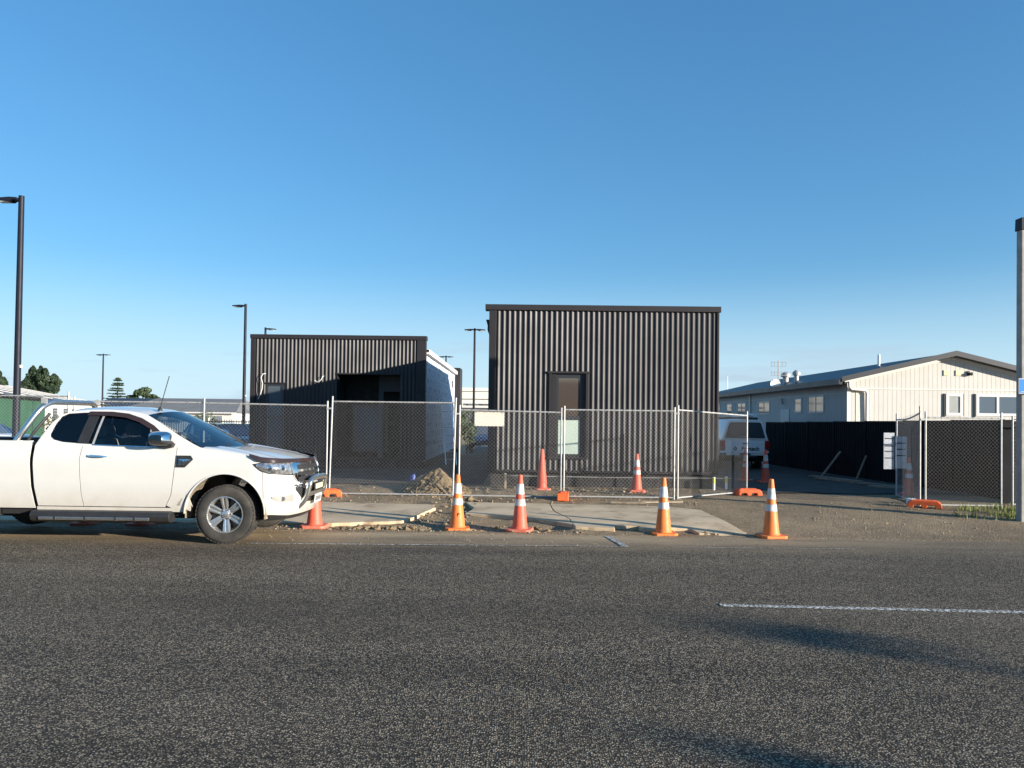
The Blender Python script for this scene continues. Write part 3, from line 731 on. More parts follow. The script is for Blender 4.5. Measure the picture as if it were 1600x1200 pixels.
for x0 in (14.22, 15.23): MB().box(x0-.012, GY-.05, 1.95, x0+.012, GY-.002, 2.74).build('downpipe_or_shadow_strip', M['roofdark'], cb_)  # dark strips draw the shadow left of each window
for x0 in (14.20, 14.60): MB().box(x0, GY-.03, 3.34, x0+.17, GY-.003, 3.52).build('wall_vent', M['tagy'], cb_)
cm_ = MB().box(14.98,GY-.05,3.34,15.05,GY-.003,3.50); cm_.lathe([(.0,0),(.05,.01),(.06,.10),(0,.10)], 10, 'X', (15.0,GY-.09,3.40)); cm_.build('security_light', M['plastic'], cb_)
# flat stand-in for the recessed entry beside the corner, downpipe
MB().box(GX0+.28, GY-.012, -.1, GX0+.56, GY-.001, 2.80).build('recess_stand_in', mat('shaded_cream_panel', (.62,.58,.50), .7), cb_)  # flat panel stands in for the recess, cream mixed as its shaded tone
MB().tube([(GX0+.02,GY-.10,3.1),(GX0+.03,GY-.10,2.92),(GX0+.10,GY-.09,2.84),(GX0+.56,GY-.09,2.80),(GX0+.62,GY-.08,2.72),(GX0+.62,GY-.06,1.0)], .045, 8).build('downpipe_or_shadow_strip', M['creamtrim'], cb_, smooth=True)
# windows and door on the shaded wall
def swin(y0, y1, z0, z1, n=2):
    f = MB(); X = GX0-.03
    f.box(X, y0-.06, z0-.07, X+.03, y1+.06, z0).box(X, y0-.06, z1, X+.03, y1+.06, z1+.06).box(X+.001, y0-.06, z0, X+.029, y0, z1).box(X+.001, y1, z0, X+.029, y1+.06, z1)
    if n == 2: f.box(X+.001, (y0+y1)/2-.025, z0, X+.029, (y0+y1)/2+.025, z1)
    w_ = f.build('window', M['creamtrim'], cb_)
    MB().box(X+.012, y0, z0, X+.02, y1, z1).build('pane', M['glass_b'], w_)
swin(28.0, 29.4, 2.12, 2.66); swin(30.2, 30.85, 2.14, 2.62, 1); swin(34.0, 35.5, 2.12, 2.60); swin(37.6, 38.9, 2.1, 2.6); swin(40.0, 40.9, 2.1, 2.6, 1); swin(42.4, 43.2, 2.1, 2.6, 1)
dr = MB().box(GX0-.035, 31.5, .3, GX0-.002, 32.5, 2.24).build('door', M['creamtrim'], cb_)
MB().tube([(GX0-.08,33.0-.9,2.45),(GX0-.12,33.0-.9,2.6),(GX0-.12,33.0-.9,2.7)], .05, 8).build('bent_flue', M['galv'], cb_, smooth=True)
MB().box(GX0-.06, 36.7, -.2, GX0-.002, 36.85, GE-.1).build('downpipe_or_shadow_strip', M['creamtrim'], cb_)

# ------------------------------------------------------------------ dark boundary fence
bf = thing('boundary_fence', 'dark ribbed steel boundary fence running back along the driveway', 'fence')
FX = 10.9
ends = [17.1+2.42*k for k in range(8)]
def fz(y): return pl(((17, 1.80),(34, 1.68)), y)
for k in range(len(ends)-1):
    a, b = ends[k]+.03, ends[k+1]-.03; pts = []; y = a
    while y < b-.01:
        for dy, d in ((0,0),(.055,0),(.075,.028),(.12,.028),(.14,0)):
            if y+dy < b: pts.append((y+dy, d))
        y += .165
    pts.append((b, 0)); mb = MB(); zt = fz(a)-.03
    for (ya, da), (yb_, db) in zip(pts, pts[1:]):
        if yb_-ya > 1e-4: mb.quad((FX-da, yb_, -.12), (FX-da if abs(da-db) < 1e-6 else FX-db, yb_, -.12), (FX-db, yb_, zt), (FX-da, yb_, zt)) if False else mb.quad((FX-da, ya, -.15), (FX-db, yb_, -.15), (FX-db, yb_, zt), (FX-da, ya, zt))
    mb.build('fence_sheet', M['fence'], bf, fixn=False)
    MB().box(FX-.04, a, zt, FX+.02, b, zt+.05).build('top_rail', M['fence'], bf)
for y in ends:
    MB().box(FX-.045, y-.032, -.2, FX+.03, y+.032, fz(y)+.04).build('post', M['fence'], bf)
# return panel facing the street beside the pole
bq = thing('fence_return', 'flat dark steel fence panel facing the road beside the concrete pole', 'fence')
MB().box(10.32, 16.55, -.1, 13.4, 16.58, 1.78).build('fence_sheet', M['fence'], bq)
MB().box(10.27, 16.53, -.1, 10.32, 16.60, 1.83).build('post', M['fence'], bq)
MB().box(10.32, 16.54, 1.78, 13.4, 16.59, 1.82).build('top_rail', M['fence'], bq)

# ------------------------------------------------------------------ temporary mesh fence panels
def chain(mb, ax, w_, zb, zt, sp=.077, r=.0015, ph=0.0):
    """diagonal wires clipped to the panel; ax maps (s, off) -> (x, y)"""
    h0, h1 = zb, zt
    for sg in (1, -1):
        c = -max(h1, w_)-h1 + ph
        while c < w_+h1+1:
            # s = c + sg*z  (z from h0 to h1)
            za, zb_ = h0, h1; sa, sb = c+sg*za, c+sg*zb_
            lo_, hi = 0.0, 1.0; d = sb-sa
            for lim, up in ((0, False), (w_, True)):
                t = (lim-sa)/d
                if (d > 0) != up: lo_ = max(lo_, t)
                else: hi = min(hi, t)
            if hi-lo_ > .004:
                p = []
                for t in (lo_, hi):
                    s_ = sa+d*t; z = za+(zb_-za)*t; x, y = ax(s_, .0025*sg); p.append((x, y, z))
                mb.tube(p, r, 3, caps=False)
            c += sp
def panel(label, a, b, zb, zt, ztop=None, zb2=None, zt2=None, lean=0.0, mesh_end=None, sag=0):
    th_ = thing('mesh_fence_panel', label, 'fence panel', (0,0,0), 0, 'temporary mesh fence panels')
    A, B = Vector(a), Vector(b); d = (B-A); W = d.length; d.normalize(); n = Vector((-d.y, d.x))
    zt2 = zt if zt2 is None else zt2; zb2 = zb if zb2 is None else zb2; ztop = ztop or .10
    def ax(s_, off): p = A+d*s_+n*off; return p.x, p.y
    for P, z0, z1, sgn in ((A, zb, zt, 1), (B, zb2, zt2, -1)):
        MB().tube([(P.x-lean*.5, P.y, z0-.07), (P.x+lean, P.y, z1+ztop)], .0195, 10).build('post', M['galv'], th_, smooth=True)
    p0, p1 = A+d*.02, B-d*.02
    mid = []
    for k in range(9):
        t = k/8; p = p0.lerp(p1, t); mid.append((p.x+lean, p.y, lerp(zt, zt2, t)-sag*math.sin(math.pi*t)))
    MB().tube(mid, .0165, 8).build('top_rail', M['galv'], th_, smooth=True)
    MB().tube([(p0.x, p0.y, zb), (p1.x, p1.y, zb2)], .0165, 8).build('bottom_rail', M['galv'], th_, smooth=True)
    m_ = MB(); chain(m_, ax, W-.03, 0, 1, sp=.077) if False else None
    chain(m_, lambda s_, o: ax(s_+.015, o), (W-.03) if mesh_end is None else mesh_end, zb+.01, min(zt, zt2)-.012, ph=random.random()*.05)
    if abs(zt-zt2)+abs(zb-zb2) > .02:   # shear the net to the sloping rails
        zl, zh = zb+.01, min(zt, zt2)-.012
        vv = []
        for x, y, z in m_.v:
            t = max(0, min(1, (Vector((x, y))-A).dot(d)/W)); q = (z-zl)/(zh-zl)
            vv.append((x+lean*q, y, lerp(lerp(zb, zb2, t)+.01, lerp(zt, zt2, t)-.012-sag*math.sin(math.pi*t), q)))
        m_.v = vv
    m_.build('wire_mesh', M['wire'], th_, kind='stuff', fixn=False)
    tb = MB()
    for k in range(12):
        p = A.lerp(B, (k+.5)/12); z = lerp(zt, zt2, (k+.5)/12); tb.tube([(p.x-.008, p.y-.022, z-.035), (p.x, p.y-.024, z+.012), (p.x+.008, p.y+.02, z+.012)], .004, 4)
    tb.build('wire_ties', M['wire'], th_, kind='stuff')
    return th_
panel('mesh fence panel at the left edge behind the ute tray', (-12.0,16.55), (-9.62,16.45), .10, 2.07)
panel('mesh fence panel rising above the ute cab roof', (-9.46,16.4), (-6.70,16.43), .09, 1.97)
panel('mesh fence panel behind the ute bonnet, left of the doubled posts', (-6.69,16.4), (-4.06,16.4), .09, 1.965, zt2=1.94)
panel('tall mesh fence panel in front of the clay heap', (-3.98,16.38), (-1.36,16.38), .085, 2.03, ztop=.11, lean=.03)
panel('mesh fence panel carrying the blank cream sign', (-1.25,16.42), (.91,16.42), .07, 1.885, zt2=1.855)
panel('mesh fence panel in front of the narrow window, right of its orange foot', (.97,16.4), (3.30,16.4), .085, 1.915, ztop=.08)
panel('mesh fence panel angled back at the open driveway', (3.38,16.42), (5.30,18.0), .085, 1.94, zt2=1.85, zb2=.09, ztop=.10)
panel('mesh panel swung back edge-on with notices hanging on it', (8.17,15.82), (8.78,18.05), .06, 1.93, zt2=1.80, sag=.05, ztop=.14)
panel('mesh fence panel across the dark boundary fence at right', (8.27,15.8), (9.80,15.8), .07, 1.84, ztop=.12)
panel('mesh fence panel half hidden by the concrete pole', (10.22,16.1), (12.3,16.2), .07, 1.80)
# clamps join doubled posts
for k, (x, y, z, lb_) in enumerate(((-4.02,16.39,1.88,'steel clamp joining the posts beside the ute bonnet'),(-1.31,16.40,1.80,'steel clamp joining the posts beside the clay heap'),(3.34,16.41,1.86,'steel clamp joining the posts near the driveway'),(8.22,15.81,1.80,'steel clamp joining the posts over the right orange foot'))):
    tag(MB().box(x-.06, y-.03, z-.018, x+.06, y+.03, z+.018).build('post_clamp', M['galv'], bevel=.006), lb_, 'clamp', 'fence clamps')

def foot(label, x, y, rz, z=None):
    t = thing('ballast_block', label, 'ballast block', (x, y, gz(x, y) if z is None else z), rz, 'orange fence feet')
    prof = [(-.31,0),(-.20,0),(-.18,.06),(-.06,.06),(-.04,0),(.04,0),(.06,.06),(.18,.06),(.20,0),(.31,0),(.30,.09),(.24,.145),(-.24,.145),(-.30,.09)]
    # long block along local X, arched underside
    i = MB().prismY(prof, -.115, .115); i.build('block_body', M['foot'], t, bevel=.012)
    e = MB().taper(0, 0, .145, .162, .40, .13, .36, .10); e.build('raised_pad', M['foot'], t, bevel=.005)
    return t
foot('orange plastic fence foot under the doubled posts beside the ute nose', -3.97, 16.1, .25)
foot('orange plastic fence foot end-on under the cream sign panel', .94, 16.05, 1.5)
foot('orange plastic fence foot under the panel angled to the driveway', 5.25, 17.75, .1)
foot('orange plastic fence foot under the swung mesh panel at right', 8.12, 15.55, -.45)

# ------------------------------------------------------------------ cones
def cone(label, x, y, z=None, m='orange', rz=0.0, bands=True, s=1.0, tilt=0.0, mark=None, stack=1):
    t = thing('traffic_cone', label, 'traffic cone', (x, y, gz(x, y) if z is None else z), rz, 'traffic cones')
    t.scale = (s, s, s); t.rotation_euler = (tilt, 0, rz)
    b = MB(); ws = .195
    oct_ = [(-ws+.05,-ws),(ws-.05,-ws),(ws,-ws+.05),(ws,ws-.05),(ws-.05,ws),(-ws+.05,ws),(-ws,ws-.05),(-ws,-ws+.05)]
    b.prism(oct_, .018, .062)
    for q in range(4):
        for j in (-.13,-.045,.045,.13):
            c = Matrix.Rotation(q*math.pi/2, 4, 'Z'); b.box(j-.024, -ws+.004, 0, j+.024, -ws+.06, .02, c)
    b.build('base', M[m if m != 'red' else 'redd'], t, bevel=.010)
    prof = [(.135,.062),(.124,.078),(.118,.11),(.034,.885),(.030,.90),(.018,.90),(.016,.86)]
    MB().lathe(prof, 28).build('cone_body', M[m], t, smooth=True)
    rad = lambda zz: lerp(.118, .034, (zz-.11)/.775)
    if bands:
        for z0, z1 in ((.60,.76),(.42,.52)):
            MB().lathe([(rad(z0)+.0005,z0-.001),(rad(z0)+.003,z0),(rad(z1)+.003,z1),(rad(z1)+.0005,z1+.001)], 28).build('reflective_band', M['band'], t, smooth=True)
    if mark:
        zz = .24; yy = -(rad(zz)+.004); lean = math.atan2(.084, .775)
        mt = Matrix.Translation((0.012, yy, zz)) @ Matrix.Rotation(math.pi/2-lean, 4, 'X')
        text('stencil_mark', mark, .085, M['ink'], t, mt, extrude=.001)
    for k in range(1, stack):
        MB().lathe([(.128,.14+.05*k),(.116,.16+.05*k),(.036,.90+.045*k),(.020,.91+.045*k)], 24).build('nested_cone', M[m], t, smooth=True)
    return t
cone('orange cone left of the pair by the cut path, stencilled mark low down', -.96, 12.42, m='orange', rz=.1, mark='P')
cone('bright red-orange cone with two white bands, second from the clay clods', .04, 12.22, m='orange2' if False else 'red', rz=-.2)
cone('orange cone standing between the two notches in the kerb', 2.26, 12.02, z=-.075, m='orange', rz=.05)
cone('orange cone at the driveway edge, rightmost on the road', 3.85, 11.80, z=-.06, m='orange', rz=.12)
cone('dusty red cone without bands beside the ute bull bar', -3.2, 12.22, m='red', rz=.03, bands=False)
cone('red cone under the ute, nearer the front wheel', -5.98, 12.3, z=-.08, m='red', bands=False)
cone('red cone under the ute, nearer the tray', -6.86, 12.3, z=-.08, m='red', bands=False)
cone('nested pair of red cones behind the mesh below the window', .55, 17.75, m='red', rz=.1, stack=2)
cone('single red cone behind the mesh in front of the ribbed wall', 2.8, 18.25, m='red', rz=-.1)
cone('red cone directly behind the driveway fence post', 6.62, 22.6, m='red', tilt=-.02)
cone('red cone in the driveway in front of the parked white ute', 6.98, 21.9, m='red', rz=.1, s=1.05)
cone('red cone behind the swung mesh panel under the notices', 9.15, 18.2, m='red', rz=.1)

# ------------------------------------------------------------------ white extended-cab ute in the foreground
ute = thing('white_ute', 'white extended-cab ute with polished bull bar and sports bar parked at the kerb', 'ute', (-3.87, 11.125, 0.0))
WZ = ((.38,.955),(.50,.972),(.75,.988),(1.0,1.0),(1.12,.993),(1.22,.975),(1.32,.955))
FZ = ((.36,.93),(.46,.985),(.62,1.0),(.80,.985),(.92,.975),(1.0,.95),(1.08,.90),(1.16,.84))
NL = .635
def a_of_u(u): t = max(0, min(1, (u-.3)/NL)); return math.asin(t**1.3)*2/math.pi
def S(s, z, off=0.0):
    """body side surface, near side (negative y); s runs along the flank then round the nose to the centre line"""
    wz, f = pl(WZ, z), pl(FZ, z)
    def P(s):
        if s <= .3: return s, .925
        a = min(1, (s-.3)/1.15)*math.pi/2
        return .3+NL*math.sin(a)**(2/2.6), .925*max(0, math.cos(a))**(2/2.2)
    u, y = P(s); e = .004
    u2, y2 = P(min(1.45, s+e)); u1, y1 = P(s-e)
    n = Vector((-(y2-y1), (u2-u1))) ; n = n.normalized() if n.length > 1e-9 else Vector((1, 0))
    if s >= 1.449: n = Vector((1, 0))
    uu = u if u <= .3 else .3+(u-.3)*f
    return Vector((uu+n.x*off, -(y*wz+n.y*off), z))
def s_of_u(u): return u if u <= .3 else .3+1.15*a_of_u(u)
AR = .527
def zb_of(s, base=.43):
    if s > .3: s = .3+NL*.985*math.sin(min(1, (s-.3)/1.15)*math.pi/2)**(2/2.6)
    for c in (0.0, -3.56):
        if abs(s-c) < AR: return max(base-.02, .40+math.sqrt(AR*AR-(s-c)**2))
    return base
def panel_uv(name, ul, ur, zb, zt, m, nu=24, nv=10, off=0.0, parent=None, edge=.012, mirror=True):
    rows = []
    for i in range(nu+1):
        a = i/nu; r = []
        for j in range(nv+1):
            b = j/nv; s = lerp(ul(.9), ur(.9), a)
            for _ in range(6):
                z = lerp(zb(s), zt(s), b); s = lerp(ul(z), ur(z), a)
            r.append((s, z))
        rows.append(r)
    mb = MB(); mb.grid([[S(s, z, off) for s, z in r] for r in rows])
    # returned edges so the shut lines have depth
    loop = [rows[0][j] for j in range(nv+1)]+[rows[i][nv] for i in range(1, nu+1)]+[rows[nu][j] for j in range(nv-1, -1, -1)]+[rows[i][0] for i in range(nu-1, -1, -1)]
    mb.grid([[S(s, z, off) for s, z in loop], [S(s, z, off-edge) for s, z in loop]])
    if rows[-1][0][0] > 1.44:
        mb.mirror_y(); mb.weld = True; return mb.build(name, m, parent or ute, smooth=True)
    return mb.pair(name, m, parent or ute, smooth=True)
C = lambda v: (lambda *_: v)
dseam = lambda z: pl(((.45,-.80),(.49,-.79),(.63,-.72),(.93,-.68),(1.26,-.65),(1.35,-.66)), z)
bseam = lambda z: pl(((.45,-1.87),(.49,-1.88),(.61,-1.91),(.87,-1.93),(1.12,-1.94),(1.31,-1.91)), z)
crear = lambda z: pl(((.44,-2.48),(.73,-2.54),(1.07,-2.56),(1.28,-2.55)), z)
G = .005
near = []
for side in (1, -1):
    pass
panel_uv('front_door', lambda z: bseam(z)+G, lambda z: dseam(z)-G, C(.478), C(1.275), M['paintd'])
panel_uv('rear_door', lambda z: crear(z)+.004, lambda z: bseam(z)-G, C(.478), C(1.275), M['paintd'])
panel_uv('sill_panel', lambda z: -2.50, lambda z: -.56, C(.415), C(.468), M['paintd'], nv=3)
shut = lambda s: pl(((-.66,1.275),(-.40,1.285),(-.30,1.265),(-.18,1.238),(-.02,1.215),(.20,1.19),(.40,1.155),(.55,1.10),(1.45,1.06)), s)
panel_uv('front_wing', lambda z: dseam(z)+G if z > .5 else -.63, C(.46), lambda s: zb_of(s, .43), shut, M['paintd'], nu=110, nv=12)
panel_uv('front_bumper', C(.468), C(1.449), lambda s: zb_of(s, .385) if s < .6 else pl(((.6,.385),(.9,.36),(1.45,.37)), s), lambda s: min(shut(s), 1.06), M['paintd'], nu=70, nv=16)
panel_uv('tray_side', C(-4.62), lambda z: crear(z)-.045, lambda s: zb_of(s, .445), C(1.325), M['paintd'], nu=120, nv=12)
# dark inner shell that closes the shut lines
mb = MB()
ss = [(-4.60)+k*(6.04/150) for k in range(151)]
mb.grid([[S(min(s, 1.449), lerp(zb_of(s, .44)+.01, 1.04 if s > .3 else 1.18, b/4), -.03) for b in range(5)] for s in ss]); mb.mirror_y()
mb.build('inner_body', M['darkin'], ute)
# wheel housings
for c in (0.0, -3.56):
    for sgn in (-1, 1):
        rows = []
        for k in range(25):
            a = math.pi*1.08*k/24-.04*math.pi; r = []
            for yy in (.905, .86, .70, .55): r.append((c+math.cos(a)*(AR+(0 if yy > .9 else .012)), sgn*yy, .40+math.sin(a)*(AR+(0 if yy > .9 else .012))))
            rows.append(r)
        MB().grid(rows).build('wheel_housing', M['dust'] if c == 0 else M['plastic'], ute, smooth=True)
        rows = [[(c+math.cos(math.pi*k/40)*rr, sgn*y_, .40+math.sin(math.pi*k/40)*rr) for rr, y_ in ((AR+.016, .9235), (AR+.006, .928), (AR-.003, .925), (AR-.003, .89))] for k in range(41)]
        MB().grid(rows).build('wheel_arch_lip', M['paintd'], ute, smooth=True)
# bonnet
def bonnet_pt(q, r, up=0.0):
    aq = abs(q); B = Vector((-.12-.22*aq*aq, .878*q, 1.258+.026*aq*aq))
    f = S(1.45-.90*aq**.9, 1.085); Fp = Vector((f.x-.005, -f.y*(1 if q >= 0 else -1) if True else 0, 1.085))
    Fp.y = abs(f.y)*.985*(1 if q >= 0 else -1); Fp.z = 1.082+.040*aq**3
    p = B.lerp(Fp, r); z0 = B.z+(Fp.z-B.z)*(r**1.18)
    crown = .014*(1-aq**2.2)*math.sin(math.pi*min(1, r*.9+.1))
    ridge = .012*math.exp(-((aq-.62)/.07)**2)*(1-r*.6)
    return Vector((p.x, p.y, z0+crown+ridge-(.02*max(0, (aq-.93)/.07))+up))
qs = [-1+2*k/48 for k in range(49)]
bn = MB().grid([[bonnet_pt(q, r/20) for q in qs] for r in range(21)])
bn.grid([[bonnet_pt(q, 1) for q in qs], [bonnet_pt(q, 1)-Vector((0, 0, .03)) for q in qs]])
for e in (-1, 1): bn.grid([[bonnet_pt(e, r/20) for r in range(21)], [bonnet_pt(e, r/20)-Vector((0, 0, .04)) for r in range(21)]])
bn.build('bonnet', M['paintd'], ute, smooth=True)
# greenhouse
def gy(z): d = max(0, z-1.27); return .893-.47*d-.16*d*d
O = [(-2.55,1.27),(-2.50,1.40),(-2.42,1.58),(-2.33,1.685),(-2.20,1.735),(-2.0,1.755),(-1.75,1.762),(-1.5,1.752),(-1.30,1.728),(-1.16,1.695),(-.97,1.60),(-.66,1.425),(-.44,1.315),(-.34,1.272),(-.66,1.268),(-1.5,1.268)]
Wn = [(-2.395,1.43),(-2.37,1.56),(-2.325,1.655),(-2.24,1.70),(-2.05,1.715),(-1.88,1.722),(-1.65,1.715),(-1.42,1.69),(-1.22,1.63),(-1.04,1.54),(-.88,1.425),(-.79,1.345),(-.765,1.29),(-.80,1.272),(-1.15,1.270),(-1.5,1.276),(-1.80,1.298),(-2.0,1.308),(-2.2,1.322),(-2.33,1.352),(-2.385,1.39)]
cu, cz, kz = -1.5, 1.48, 3.6
def raycast(poly, ang):
    dx, dz = math.cos(ang), math.sin(ang)/kz; best = None
    for k in range(len(poly)):
        (x1, z1), (x2, z2) = poly[k], poly[(k+1) % len(poly)]
        ex, ez = x2-x1, z2-z1; den = dx*ez-dz*ex
        if abs(den) < 1e-12: continue
        t = ((x1-cu)*ez-(z1-cz)*ex)/den; v = ((x1-cu)*dz-(z1-cz)*dx)/den
        if t > 0 and -1e-6 <= v <= 1+1e-6 and (best is None or t < best): best = t
    return cu+dx*best, cz+dz*best
angs = sorted([2*math.pi*k/160 for k in range(160)]+[math.atan2((z-cz)*kz, u-cu) % (2*math.pi) for u, z in O+Wn])
lo_ = [raycast(O, a) for a in angs]; li = [raycast(Wn, a) for a in angs]
lo_.append(lo_[0]); li.append(li[0])
mb = MB().grid([[(u, -gy(z), z) for u, z in lo_], [(lerp(u, u2, .5), -gy(lerp(z, z2, .5))-.004, lerp(z, z2, .5)) for (u, z), (u2, z2) in zip(lo_, li)], [(u, -gy(z), z) for u, z in li], [(u, -gy(z)+.03, z) for u, z in li]])
mb.pair('cab_side_frame', M['paintd'], ute, smooth=True)
# black door tops / pillar band and glass
def strip(pts_top, pts_bot, off, n=20):
    rows = []
    for k in range(n+1):
        t = k/n; u0, z0 = lerp(pts_top[0][0], pts_top[1][0], t), lerp(pts_top[0][1], pts_top[1][1], t); u1, z1 = lerp(pts_bot[0][0], pts_bot[1][0], t), lerp(pts_bot[0][1], pts_bot[1][1], t)
        rows.append([(lerp(u0, u1, j/6), -gy(lerp(z0, z1, j/6))-off, lerp(z0, z1, j/6)) for j in range(7)])
    return rows
pb = MB().grid(strip(((-1.945,1.719),(-1.80,1.721)), ((-2.0,1.306),(-1.845,1.30)), .001)); pb.pair('door_pillar', M['plastic'], ute)
pb = MB().grid(strip(((-1.765,1.72),(-1.735,1.72)), ((-1.80,1.297),(-1.77,1.295)), -.004)); pb.pair('window_channel', M['galv'], ute)
# weather shield over the front door glass
vis = [(-1.95,1.735),(-1.65,1.735),(-1.42,1.712),(-1.22,1.652),(-1.03,1.557),(-.88,1.445),(-.78,1.35)]
mb = MB().grid([[(u, -gy(z)-.012, z) for u, z in vis], [(u-.02, -gy(z-.05)-.028, z-.055) for u, z in vis]]); mb.pair('weather_shield', M['smoke'], ute, smooth=True)
gp = MB(); gl_in = [raycast([(cu+(u-cu)*1.004, cz+(z-cz)*1.004) for u, z in Wn], a) for a in angs]
i0 = len(gp.v); gp.v += [(u, -gy(z)+.012, z) for u, z in gl_in]; ctr = []
mid = [(lerp(cu, u, .5), lerp(cz, z, .5)) for u, z in gl_in]; gp.v += [(u, -gy(z)+.012, z) for u, z in mid]; gp.v.append((cu, -gy(cz)+.012, cz))
n_ = len(gl_in)
for k in range(n_):
    k2 = (k+1) % n_; gp.f.append((i0+k, i0+k2, i0+n_+k2, i0+n_+k)); gp.f.append((i0+n_+k, i0+n_+k2, i0+2*n_))
gp.pair('side_glass', M['glass_d'], ute, smooth=True)
# belt moulding
mb = MB().grid(strip(((-1.79,1.300),(-.77,1.272)), ((-1.79,1.283),(-.77,1.258)), .006)); mb.pair('belt_moulding', M['chrome'], ute)
# roof
top = [p for p in O if p[1] > 1.68]
us = [-2.33+(-1.16+2.33)*k/24 for k in range(25)]
tz = sorted(top)
rows = []
for k, u in enumerate(us):
    z = pl(tz, u); ye = gy(z); r = []
    for j in range(33):
        q = -1+j/16; f = k/24
        r.append((u+.10*(1-q*q)*max(0, (f-.6)/.4)-.03*(1-q*q)*max(0, (.2-f)/.2), q*ye, z+.052*(1-abs(q)**2.4)))
    rows.append(r)
MB().grid(rows).build('roof', M['paintd'], ute, smooth=True)
# windscreen and rear glass
def screen(e0, e1, bow0, bow1, n=12, y_in=0.0, up=0.052):
    rows = []
    for k in range(n+1):
        t = k/n; u, z = lerp(e0[0], e1[0], t), lerp(e0[1], e1[1], t)
        z += .015*math.sin(math.pi*t); ye = gy(z)-y_in; r = []
        for j in range(25):
            q = -1+j/12; r.append((u+lerp(bow0, bow1, t)*(1-q*q), q*ye, z+lerp(up, -.022, t)*(1-abs(q)**2.4)))
        rows.append(r)
    return rows
MB().grid(screen((-1.16,1.695),(-.345,1.280), .10, .22)).build('windscreen', M['glass_w'], ute, smooth=True)
MB().grid(screen((-2.33,1.685),(-2.55,1.27), -.03, -.02)).build('cab_rear_panel', M['paintd'], ute, smooth=True)
cw = MB().grid([[(-.345+.22*(1-q*q), q*.86, 1.256+.022*q*q) for q in [j/12-1 for j in range(25)]], [(-.10-.22*q*q, q*.875, 1.246+.026*q*q) for q in [j/12-1 for j in range(25)]]])
cw.build('cowl', M['plastic'], ute, smooth=True)
wp = MB().tube([(-.20,-.35,1.285),(-.28,.25,1.335)], .012, 6); wp.tube([(-.20,.40,1.285),(-.34,.02,1.375)], .010, 6); wp.build('wiper', M['plastic'], ute)
# interior
it = MB().box(-2.45,-.80,.45,-.55,.80,.60); it.box(-.95,-.78,.60,-.50,.78,1.20); it.build('cabin_floor', M['plastic'], ute)
MB().box(-2.46,-.78,.60,-2.40,.78,1.30).build('cabin_rear_trim', M['darkin'], ute)
for v in (-.38, .38):
    st_ = MB().box(-1.85,v-.25,.62,-1.30,v+.25,.82); st_.prismY([(-1.88,.80),(-1.72,.80),(-1.80,1.36),(-1.92,1.36)], v-.24, v+.24)
    so_ = st_.build('seat', M['seat'], ute, bevel=.03)
    MB().prismY([(-1.93,1.39),(-1.81,1.39),(-1.80,1.50),(-1.84,1.57),(-1.92,1.57),(-1.95,1.50)], v-.13, v+.13).build('headrest', M['seat'], so_, bevel=.03)
sw_ = MB(); cst = Vector((-1.12,-.38,1.24)); axv = Vector((.45,0,.2)).normalized(); ex = Vector((0,1,0)); ey = axv.cross(ex).normalized()
sw_.tube([cst+ex*math.cos(a)*.185+ey*math.sin(a)*.185 for a in [2*math.pi*k/24 for k in range(25)]], .017, 6, caps=False); sw_.tube([cst, cst-axv*-.25], .03, 6); sw_.build('steering_wheel', M['plastic'], ute)
# underbody and tray box
MB().box(-4.2,-.62,.30,.62,.62,.56).box(-3.0,-.84,.36,-.58,.84,.47).build('chassis', M['darkin'], ute)
tr_ = MB().box(-4.60,-.86,.70,-2.60,.86,.76).box(-2.66,-.86,.76,-2.60,.86,1.31).box(-4.64,-.88,.50,-4.60,.88,1.31); tr_.build('tray_floor', M['plastic'], ute)
rl = MB().box(-4.62,-.885,1.318,-2.62,-.80,1.335); rl.pair('tray_rail', M['paintd'], ute, bevel=.008)
ti = MB().box(-4.60,-.82,.76,-2.62,-.80,1.318); ti.pair('tray_liner', M['plastic'], ute)
